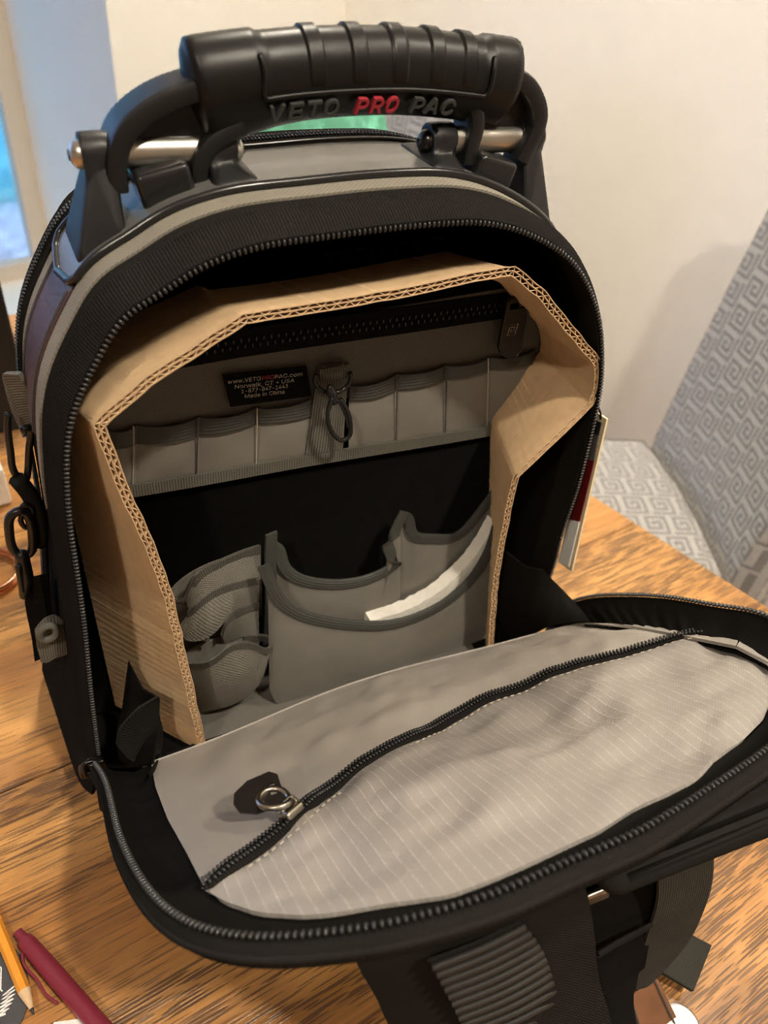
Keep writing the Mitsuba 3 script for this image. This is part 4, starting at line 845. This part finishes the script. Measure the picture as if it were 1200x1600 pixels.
# gusset wings that tie the flap to the bag
def wing(px, y0, key):
    sheet(key, px, .0014, 'black_lining', both=True)
gl_ = coons(np.vstack([A([[0.0178,0.03,0.1234]]), A([[0.0227,0.02,0.1032]]), A([[0.0305,0.004,0.1099]])]), np.vstack([A([[-0.0116,0.01,0.0415]]), A([[0.0027,-0.006,0.0575]]), A([[0.0172,-0.0319,0.0949]])]),
            np.vstack([A([[0.0178,0.03,0.1234]]), A([[0.0073,0.026,0.0795]]), A([[-0.0116,0.01,0.0415]])]), np.vstack([A([[0.0305,0.004,0.1099]]), A([[0.0266,0.002,0.0791]]), A([[0.0172,-0.0319,0.0949]])]), 14, 14)
sheet(B + '__gusset', outer_up(gl_), .0014, 'black_lining', label='black folded gusset at the left of the hinge')
gv = coons(np.vstack([A([[0.0296,-0.002,0.1196]]), A([[0.0161,-0.006,0.1193]]), A([[0.0026,-0.009,0.1082]]), A([[-0.0011,-0.01,0.0934]]), A([[0.0039,-0.01,0.0742]]), A([[0.0131,-0.008,0.0541]]), A([[0.0132,-0.0514,0.1132]])]),
           np.vstack([A([[0.0299,0.001,0.1113]]), A([[0.0297,0.003,0.0912]]), A([[0.0305,0.004,0.074]]), A([[0.0292,0.004,0.0605]]), A([[0.0265,0.002,0.0511]]), A([[0.0197,-0.0319,0.0949]]), A([[0.016,-0.0462,0.1061]])]),
           np.vstack([A([[0.0296,-0.002,0.1196]]), A([[0.0299,0.001,0.1113]])]), np.vstack([A([[0.0132,-0.0514,0.1132]]), A([[0.016,-0.0462,0.1061]])]), 40, 8)
sheet(B + '__gusset', face_front(gv), .0014, 'black_nylon', label='black folded gusset at the left of the hinge')
gr = coons(np.vstack([A([[0.3154,0.028,0.1317]]), A([[0.3205,0.012,0.1319]]), A([[0.3262,-0.004,0.1393]]), A([[0.352,-0.0309,0.113]])]), np.vstack([A([[0.3312,0.02,0.0182]]), A([[0.3275,0.004,0.0433]]), A([[0.3261,-0.0341,0.0986]]), A([[0.338,-0.0566,0.1295]])]),
           np.vstack([A([[0.3154,0.028,0.1317]]), A([[0.3201,0.026,0.0726]]), A([[0.3312,0.02,0.0182]])]), np.vstack([A([[0.352,-0.0309,0.113]]), A([[0.338,-0.0566,0.1295]])]), 30, 14)
k = np.sin(np.linspace(0, 1, 30) * np.pi * 2.0)[:, None, None]; gr = gr + A([0, -1, 0]) * .004 * k
sheet(B + '__gusset', face_front(gr), .0014, 'black_lining', label='black folded gusset at the right of the hinge')
hc = spline(LB[3], 40); sheet(B + '__hinge_cloth', face_front(np.stack([hc - ND * .001, hc + A([0, .003, -.008]), hc + A([0, .005, -.03])], 1)), .002, 'lining')
# main zipper pull at the left end
P0 = A([[-0.0153,-0.004,0.0713]])[0]
add(B + '__main_zipper_slider', at(rbox((.011, .008, .011), .002), frame_mat(P0, (1, 0, .1), y=(0, 1, 0))), 'gunmetal', 40, label='gunmetal main zipper slider')
add(B + '__main_zipper_slider__body', at(rbox((.012, .010, .006), .0022), frame_mat(A([[-0.0217,-0.004,0.0666]])[0], (1, 0, -.5), y=(0, 1, 0))), 'gunmetal', 40)
add(B + '__main_zipper_slider__ring', tube(spline(A([[-0.0174,-0.008,0.0811],[-0.0216,-0.008,0.0822],[-0.0239,-0.008,0.0751],[-0.0221,-0.008,0.066],[-0.0181,-0.008,0.0682]]), 24, True), .0014, 8, True), 'gunmetal', True)
tgp = A([[-0.0171,-0.01,0.0716],[-0.0149,-0.01,0.0701],[-0.017,-0.01,0.0435],[-0.0166,-0.01,0.0241],[-0.0189,-0.01,0.0203],[-0.021,-0.01,0.0272],[-0.0195,-0.01,0.0494]])
add(B + '__main_zipper_tag', extrude(Polygon(A(tgp)[:, [0, 2]]).buffer(.0004), -.0115, -.0095), 'gunmetal', 30, label='gunmetal main zipper tag')

# ------------------------------------------------------------------ backpack: left side hardware
def left_face(G): return G if grid_normals(G)[len(G) // 2, G.shape[1] // 2][0] < 0 else G[::-1]
Gw = np.stack([spline(A([[-0.0143,0.092,0.3128],[-0.0144,0.092,0.3046],[-0.014,0.092,0.291],[-0.0127,0.092,0.2807],[-0.0117,0.092,0.2719]]), 14), spline(A([[-0.0095,0.084,0.3194],[-0.0082,0.084,0.3103],[-0.0067,0.084,0.2981],[-0.0056,0.084,0.2884],[-0.0052,0.084,0.2813]]), 14), spline(A([[-0.0059,0.076,0.3222],[-0.0036,0.076,0.3147],[-0.0026,0.076,0.3031],[-0.0016,0.076,0.2945],[-0.0016,0.076,0.2876]]), 14)], 1)
Gw[:, 1, 0] -= .004
sheet(B + '__side_webbing', left_face(Gw), .003, 'grey_web', label='grey webbing tab on the left side')
add(B + '__side_ring', tube(spline(A([[-0.0112,0.078,0.2866],[-0.0068,0.078,0.2874],[-0.0082,0.078,0.278],[-0.0124,0.078,0.2616],[-0.0172,0.078,0.2514],[-0.0199,0.078,0.2568],[-0.0198,0.078,0.2707],[-0.0177,0.078,0.2888],[-0.0153,0.078,0.2989]]), 44), .0021, 10), 'black_metal', True, label='black metal ring on the left side')
add(B + '__side_strap', tube(spline(A([[-0.02,0.075,0.2563],[-0.016,0.075,0.2447],[-0.014,0.075,0.2291],[-0.0173,0.075,0.2036]]), 16), .005, 8), 'black_nylon', True)
CB = 'carabiner'
note(CB, 'black snap clip hanging from the ring on the left side of the backpack', 'clip')
add(CB + '__swivel_ring', tube(spline(A([[-0.0194,0.07,0.2407],[-0.017,0.07,0.239],[-0.0187,0.07,0.2284],[-0.0219,0.07,0.2227],[-0.0236,0.07,0.2268],[-0.0219,0.07,0.2354]]), 24, True), .0016, 8, True), 'black_metal', True)
add(CB + '__eye', tube(spline(A([[-0.0223,0.069,0.2374],[-0.0267,0.069,0.2361],[-0.0309,0.069,0.2262],[-0.0323,0.069,0.2126],[-0.0297,0.069,0.2042],[-0.0249,0.069,0.2026],[-0.0204,0.069,0.2125],[-0.0188,0.069,0.2262]]), 30, True), .0028, 10, True), 'black_metal', True)
add(CB + '__body', tm(hull([(A([[-0.0284,0.068,0.2036]])[0], .0042), (A([[-0.0293,0.066,0.1851]])[0], .0042), (A([[-0.0334,0.066,0.1719]])[0], .003)], 14)), 'black_metal', True)
add(CB + '__lever', tm(hull([(A([[-0.0316,0.064,0.199]])[0], .0022), (A([[-0.0334,0.064,0.1787]])[0], .002)], 12)), 'black_metal', True)
sheet(CB + '__strap', left_face(lerp_grid(spline(A([[-0.0326,0.08,0.1726],[-0.0362,0.08,0.1463],[-0.0379,0.08,0.1208],[-0.041,0.08,0.0913]]), 12), spline(A([[-0.021,0.052,0.1985],[-0.0227,0.052,0.1733],[-0.0247,0.052,0.1496],[-0.0266,0.052,0.1303]]), 12), 4)), .004, 'black_lining')
lo_ = np.stack([spline(A([[-0.0315,0.04,0.1657],[-0.0284,0.04,0.1704],[-0.0234,0.04,0.1737],[-0.0174,0.04,0.1737],[-0.0143,0.04,0.1677]]), 20), spline(A([[-0.0326,0.034,0.1576],[-0.0291,0.034,0.1585],[-0.0243,0.034,0.1602],[-0.019,0.034,0.1604],[-0.0155,0.034,0.1564]]), 20), spline(A([[-0.0329,0.034,0.1419],[-0.0302,0.034,0.14],[-0.0253,0.034,0.1417],[-0.0206,0.034,0.1421],[-0.0166,0.034,0.1429]]), 20)], 1)
sheet(B + '__side_loop', left_face(lo_), .0025, 'grey_web', label='grey webbing loop low on the left side')
add(B + '__side_loop__slot', tube(spline(A([[-0.0285,0.03,0.1725],[-0.0248,0.03,0.1769],[-0.0205,0.03,0.1763],[-0.0194,0.03,0.1699],[-0.0232,0.03,0.1654],[-0.0275,0.03,0.166]]), 24, True), .0022, 8, True), 'grey_web', True)

# ------------------------------------------------------------------ backpack: shoulder straps under the flap
SP = B + '__shoulder_strap'
note(SP, 'padded black shoulder strap with a ribbed mesh panel')
def hang(rows, nx=16, nz=14):
    """A cloth hung from rows of points (each a left-to-right list)."""
    rows = [spline(r, nx) for r in rows]; G = np.stack([spline(np.array([r[i] for r in rows]), nz) for i in range(nx)], 0); return G
G = hang([A([[0.0654,-0.2162,0.222],[0.0952,-0.2258,0.222],[0.1336,-0.2335,0.222],[0.1688,-0.233,0.222]]), A([[0.0709,-0.2213,0.195],[0.0993,-0.2282,0.195],[0.1494,-0.2349,0.195],[0.1807,-0.2346,0.195]]), A([[0.0813,-0.225,0.155],[0.1103,-0.2343,0.155],[0.1651,-0.2438,0.155],[0.1908,-0.2455,0.155]]), A([[0.0906,-0.231,0.115],[0.122,-0.2448,0.115],[0.1758,-0.2562,0.115],[0.1982,-0.2597,0.115]]), A([[0.0989,-0.2444,0.075],[0.1356,-0.2607,0.075],[0.1825,-0.2754,0.075],[0.2021,-0.2778,0.075]]), A([[.075, -.275, .035], [.115, -.277, .035], [.158, -.276, .035], [.172, -.274, .035]]), A([[.078, -.290, .0155], [.118, -.296, .0155], [.158, -.294, .0155], [.174, -.290, .0155]])])
sheet(SP + '__pad', face_front(G), .012, 'black_nylon')
Gm = hang([A([[0.0974,-0.2321,0.2005],[0.1188,-0.234,0.2005],[0.1423,-0.2342,0.2005]]), A([[0.1066,-0.2364,0.171],[0.1303,-0.2388,0.171],[0.156,-0.2387,0.171]]), A([[0.1168,-0.2422,0.136],[0.1431,-0.2451,0.136],[0.1678,-0.2449,0.136]]), A([[0.1273,-0.2488,0.098],[0.1547,-0.2532,0.098],[0.1783,-0.2541,0.098]])], 12, 20) + A([0, -.0012, .0008])
sheet(SP + '__mesh_panel', face_front(Gm), .002, 'black_web')
Gr = hang([A([[0.0974,-0.2321,0.2005],[0.1188,-0.234,0.2005],[0.1423,-0.2342,0.2005]]), A([[0.1066,-0.2364,0.171],[0.1303,-0.2388,0.171],[0.156,-0.2387,0.171]]), A([[0.1168,-0.2422,0.136],[0.1431,-0.2451,0.136],[0.1678,-0.2449,0.136]]), A([[0.1273,-0.2488,0.098],[0.1547,-0.2532,0.098],[0.1783,-0.2541,0.098]])], 12, 13) + A([0, -.0015, .001])
for j in range(0, 12): add(SP + '__mesh_rib', tube(Gr[:, j] + A([0, -.0018, .001]), .0017, 6), 'mesh_rib', True)
LU = B + '__lumbar_roll'
add(LU, tm(hull([(A([[0.199,-0.2318,0.195]])[0], .010), (A([[0.2588,-0.2294,0.185]])[0], .012), (A([[0.3355,-0.2356,0.18]])[0], .013)], 24)), 'black_nylon', True)
Gh = hang([A([[0.1882,-0.227,0.175],[0.224,-0.2301,0.175],[0.2681,-0.2342,0.175]]), A([[0.202,-0.2336,0.13],[0.2359,-0.2374,0.13],[0.2601,-0.2385,0.13]]), A([[0.2132,-0.2421,0.09],[0.2387,-0.2448,0.09],[0.2538,-0.2453,0.09]]), A([[0.2191,-0.2538,0.06],[0.2432,-0.2534,0.06],[0.2556,-0.252,0.06]])])
sheet(B + '__hip_belt', face_front(Gh), .006, 'black_lining')
for o_ in (0, .004): add(B + '__hip_belt__piping', tube(spline(A([[0.2045,-0.2381,0.116],[0.2189,-0.2375,0.116],[0.2344,-0.2377,0.116],[0.2412,-0.2377,0.116]]) + A([0, -.007, .005 - o_]), 20), .0013, 6), 'black_web', True)
add(B + '__hip_belt__buckle', at(rbox((.016, .003, .024), .0013), frame_mat(A([[0.1937,-0.2319,0.172]])[0], (1, -.2, .5), y=(0.2, 1, 0.2))), 'nickel', 40, label='metal strap adjuster')
Gs = hang([A([[0.2234,-0.2405,0.185],[0.2409,-0.2418,0.185],[0.2591,-0.2411,0.185]]), A([[0.2387,-0.243,0.14],[0.2569,-0.2443,0.14],[0.2753,-0.2459,0.14]]), A([[0.2472,-0.245,0.1],[0.2662,-0.2472,0.1],[0.2856,-0.2486,0.1]]), A([[0.2539,-0.2494,0.06],[0.2707,-0.2508,0.06],[0.2876,-0.2526,0.06]]), A([[0.2574,-0.2561,0.028],[0.2647,-0.2573,0.028],[0.2748,-0.2558,0.028]])])
sheet(B + '__webbing_strap', face_front(Gs), .002, 'dark_web', label='black webbing strap hanging from the flap')
patch(B + '__webbing_end', [A([[0.2852,-0.2511,0.018]])[0], A([[0.3201,-0.242,0.018]])[0], A([[0.3314,-0.2531,0.014]])[0], A([[0.3004,-0.2693,0.014]])[0]], 0, 'dark_web', 8, 8, .0035, 0, label='folded black webbing end')
lt = [A([[0.2481,-0.2573,0.03]])[0], A([[0.2747,-0.2549,0.03]])[0], A([[0.2798,-0.2799,0.012]])[0], A([[0.2473,-0.2803,0.012]])[0]]
patch(B + '__leather_patch', lt, 0, 'tan_leather', 10, 10, .004, 0, label='tan leather strap end with dark stitching')
for f_ in (.12, .88):
    a_, b_ = lt[0] * (1 - f_) + lt[1] * f_, lt[3] * (1 - f_) + lt[2] * f_
    add(B + '__leather_patch__stitching', tube([a_ + A([0, 0, .0014]), b_ + A([0, 0, .0014])], .0006, 5), 'dark_stitch')
Gq = hang([A([[0.2197,-0.2468,0.06],[0.239,-0.2497,0.06],[0.2536,-0.2496,0.06]]), A([[0.2221,-0.2558,0.04],[0.2357,-0.26,0.04],[0.2482,-0.2598,0.04]]), A([[0.2183,-0.2698,0.02],[0.2327,-0.2761,0.02],[0.248,-0.2757,0.02]])])
sheet(B + '__hip_belt_end', face_front(Gq), .004, 'black_lining')

# ------------------------------------------------------------------ things on the table and round it
TG = 'product_card'
note(TG, 'upright cream board card hanging at the right side of the backpack', 'card')
ta = A([[0.362,0.0236,0.2586],[0.362,0.0138,0.26],[0.362,-0.0027,0.1222],[0.362,0.0143,0.1173]])
q0 = Polygon([(p[1], p[2]) for p in ta])
m = trimesh.creation.extrude_polygon(q0, .0016, engine='earcut'); v = m.vertices; m.vertices = np.stack([.362 + v[:, 2], v[:, 0], v[:, 1]], 1); add(TG + '__board', m, 'card_edge')
def yz_plate(key, P, x0, th, mat, **kw):
    m = trimesh.creation.extrude_polygon(Polygon([(p[1], p[2]) for p in P]), th, engine='earcut'); v = m.vertices; m.vertices = np.stack([x0 + v[:, 2], v[:, 0], v[:, 1]], 1); return add(key, m, mat, **kw)
for px_, mat, lab in ((A([[0.3618,0.0276,0.2511],[0.3618,0.0172,0.2551],[0.3618,0.0157,0.2449],[0.3618,0.0272,0.2394]]), 'gloss_black', 'black printed area'), (A([[0.3618,0.0272,0.2394],[0.3618,0.0157,0.2449],[0.3618,0.0119,0.2244],[0.3618,0.0229,0.2189]]), 'panel_grey', 'grey printed area'),
                      (A([[0.3618,0.0229,0.2189],[0.3618,0.0119,0.2244],[0.3618,0.0061,0.1692],[0.3618,0.0183,0.1616]]), 'card_red', 'dark red printed area'), (A([[0.3618,0.0183,0.1616],[0.3618,0.0061,0.1692],[0.3618,0.0012,0.1237],[0.3618,0.0134,0.1181]]), 'paper', 'white printed area')):
    yz_plate(TG + '__print', px_, .3611, .0009, mat, label=lab)
add(TG + '__cord', tube(spline([A([[0.362,0.0195,0.2563]])[0], A([[0.356,0.0179,0.2667]])[0], A([[0.35,0.0171,0.2726]])[0] + A([0, .01, 0])], 12), .0008, 6), 'black_nylon', True)
def cyl(key, a, b, r, mat, n=16, smooth=40, **kw): return add(key, lathe([(0, 0), (r, 0), (r, np.linalg.norm(A(b) - A(a))), (0, np.linalg.norm(A(b) - A(a)))], a, A(b) - A(a), n), mat, smooth, **kw)
PN = 'pencil'
note(PN, 'sharpened orange pencil lying across the dark card at the bottom left', 'pencil')
a_, t_ = A([[-0.0836,-0.0995,0.006],[-0.0798,-0.1108,0.006]]); dpn = (t_ - a_); dpn /= np.linalg.norm(dpn)
b_ = a_ - A([1, 1, 0]) * 0 + (A([[-0.0965,-0.0473,0.006]])[0] - a_) * 2.2; b_[2] = .0060
add(PN + '__barrel', lathe([(0, 0), (.0037, 0), (.0037, np.linalg.norm(b_ - a_)), (0, np.linalg.norm(b_ - a_))], a_, b_ - a_, 6), 'pencil_paint')
add(PN + '__cone', lathe([(.0037, 0), (.0012, .012), (0, .012)], a_, a_ - b_, 16), 'bare_wood', 30)
add(PN + '__lead', lathe([(.0012, 0), (.0003, .004), (0, .004)], a_ + (a_ - b_) / np.linalg.norm(a_ - b_) * .012, a_ - b_, 10), 'graphite', 30)
PE = 'pen'
note(PE, 'burgundy click pen with a clip lying on the table at the bottom left', 'pen')
pa, pb = A([[-0.0819,-0.0663,0.0062],[-0.0406,-0.1464,0.0062]]); pd = (pb - pa) / np.linalg.norm(pb - pa); ps = np.cross(pd, A([0, 0, 1]))
L_ = np.linalg.norm(pb - pa)
add(PE + '__barrel', lathe([(0, .004), (.0046, .004), (.0052, .008), (.0056, .03), (.0056, L_), (0, L_)], pa, pd, 24), 'pen_plastic', 40)
add(PE + '__button', lathe([(0, -.004), (.0028, -.0035), (.0032, .002), (.0032, .005)], pa, pd, 18), 'pen_plastic', 40)
cs = -ps if (ps @ A([-1, -1, 0])) < 0 else ps
cl = [pa + pd * .010 + cs * .0055, pa + pd * .014 + cs * .0078, pa + pd * .030 + cs * .0085, pa + pd * .042 + cs * .0098, pa + pd * .050 + cs * .0082]
add(PE + '__clip', sweep(rprof(.0035, .0016), spline(cl, 24), up=cs), 'pen_plastic', 40)
cd = A([[-0.1159,-0.0406,0.0016],[-0.0908,-0.0672,0.0016],[-0.0845,-0.0789,0.0016],[-0.0824,-0.1012,0.0016],[-0.0886,-0.1122,0.0016],[-0.1038,-0.1259,0.0016],[-0.1265,-0.1124,0.0016]])
m = trimesh.creation.extrude_polygon(Polygon(cd[:, :2]).buffer(.002), .0015, engine='earcut')
add('dark_card', at(m, trimesh.transformations.translation_matrix((0, 0, .0002))), 'card_grey', label='dark grey card with white scribbles under the pencil', cat='card')
zz_ = A([[-0.0888,-0.0927,0.0018],[-0.0963,-0.0956,0.0018],[-0.089,-0.0949,0.0018],[-0.0968,-0.0976,0.0018],[-0.0896,-0.0973,0.0018],[-0.0977,-0.0998,0.0018],[-0.0906,-0.0996,0.0018],[-0.099,-0.1018,0.0018],[-0.0918,-0.1016,0.0018],[-0.0999,-0.104,0.0018],[-0.0935,-0.1039,0.0018],[-0.1007,-0.1062,0.0018],[-0.0955,-0.1063,0.0018]])
add('dark_card__scribble', sweep(A([(-.0006, 0), (.0006, 0), (.0006, .0002), (-.0006, .0002)]), zz_, up=(0, 0, 1)), 'paper', label='white scribble')
add('dark_card__scribble', sweep(A([(-.0004, 0), (.0004, 0), (.0004, .0002), (-.0004, .0002)]), A([[-0.0976,-0.0765,0.0018],[-0.0956,-0.0789,0.0018],[-0.097,-0.0915,0.0018],[-0.0961,-0.093,0.0018]]), up=(0, 0, 1)), 'paper', label='white scribble')
pw = A([[-0.0706,-0.1216,0.0006],[-0.0527,-0.1269,0.0006],[-0.0232,-0.1578,0.0006],[-0.082,-0.1454,0.0006]])
m = trimesh.creation.extrude_polygon(Polygon(pw[:, :2]), .0006, engine='earcut'); add('paper_sheet', m, 'paper', label='white paper corner under the pen at the bottom edge', cat='paper')
cc = A([[-0.0774,0.2768,0.004]])[0]; rr = np.linalg.norm(A([[-0.0509,0.2645,0.004]])[0] - cc)
for i, (k_, z_) in enumerate(((1, .004), (1.02, .0085))):
    a = np.linspace(0, 2 * np.pi, 60)[:-1]
    add('copper_coil__turn', tube(np.stack([cc[0] + rr * k_ * np.cos(a), cc[1] + rr * k_ * np.sin(a), np.full(59, z_)], 1), .0026, 8, True), 'copper', True)
note('copper_coil', 'loop of bare copper wire lying on the table at the left edge', 'wire coil')
def tbox(key, corner, w, d_, h, mat, ang=8, z0=.0005, r=.003, **kw):
    c, s = math.cos(math.radians(ang)), math.sin(math.radians(ang)); M = np.eye(4); M[:2, :2] = [[c, -s], [s, c]]
    M[:3, 3] = A([corner[0], corner[1], z0 + h / 2]) + M[:3, :3] @ A([-w / 2, d_ / 2, 0]); return add(key, at(rbox((w, d_, h), r), M), mat, 40, **kw)
cb = A([[-0.0446,0.3781,0]])[0]
tbox('white_box', cb, .30, .10, .045, 'white_trim', label='low white box on the table at the left edge', cat='box')
cb2 = A([[-0.007,0.4791,0]])[0] + A([0, .035, 0])
tbox('black_case', cb2, .30, .10, .215, 'black_plastic', label='black case standing on the table behind the white box', cat='case')
wc = A([[0.2791,-0.2807,0.012]])[0]
add('earphone_case', lathe([(0, 0), (.012, 0), (.0135, .003), (.0135, .011), (.011, .014), (0, .0145)], wc * A([1, 1, 0]) + A([0, 0, .0004]), (0, 0, 1), 28), 'white_trim', 40, label='round white plastic case on the table beside the leather strap end', cat='case')
wb = A([[0.2342,-0.2593,0.02]])[0]
add('clear_tube', tm(hull([(wb, .0045), (A([[0.2261,-0.2704,0.01]])[0], .0045)], 16)), 'white_trim', True, label='pale plastic tube end between the black straps at the bottom', cat='tube')
# green plastic bag on the table behind the backpack
def bag_blob(c, s, seed):
    m = trimesh.creation.icosphere(subdivisions=5); v = m.vertices
    n = meshkit.fbm(v * 2.6 + seed, 5, seed); r = .92 + .26 * (np.abs(n - .5) * 2) + .05 * np.abs(meshkit.fbm(v * 9, 2, seed + 3) - .5)
    v = v * r[:, None]; v[:, 2] = np.maximum(v[:, 2], -.62)
    m.vertices = v * A(s) + A(c); return m
gb = bag_blob((.385, .69, .12), (.150, .085, .215), 6); gb.vertices[:, 2] -= gb.vertices[:, 2].min() - .001
add('green_plastic_bag', gb, 'green_film', 20, label='crumpled translucent green plastic bag seen under the backpack handle', cat='plastic bag')
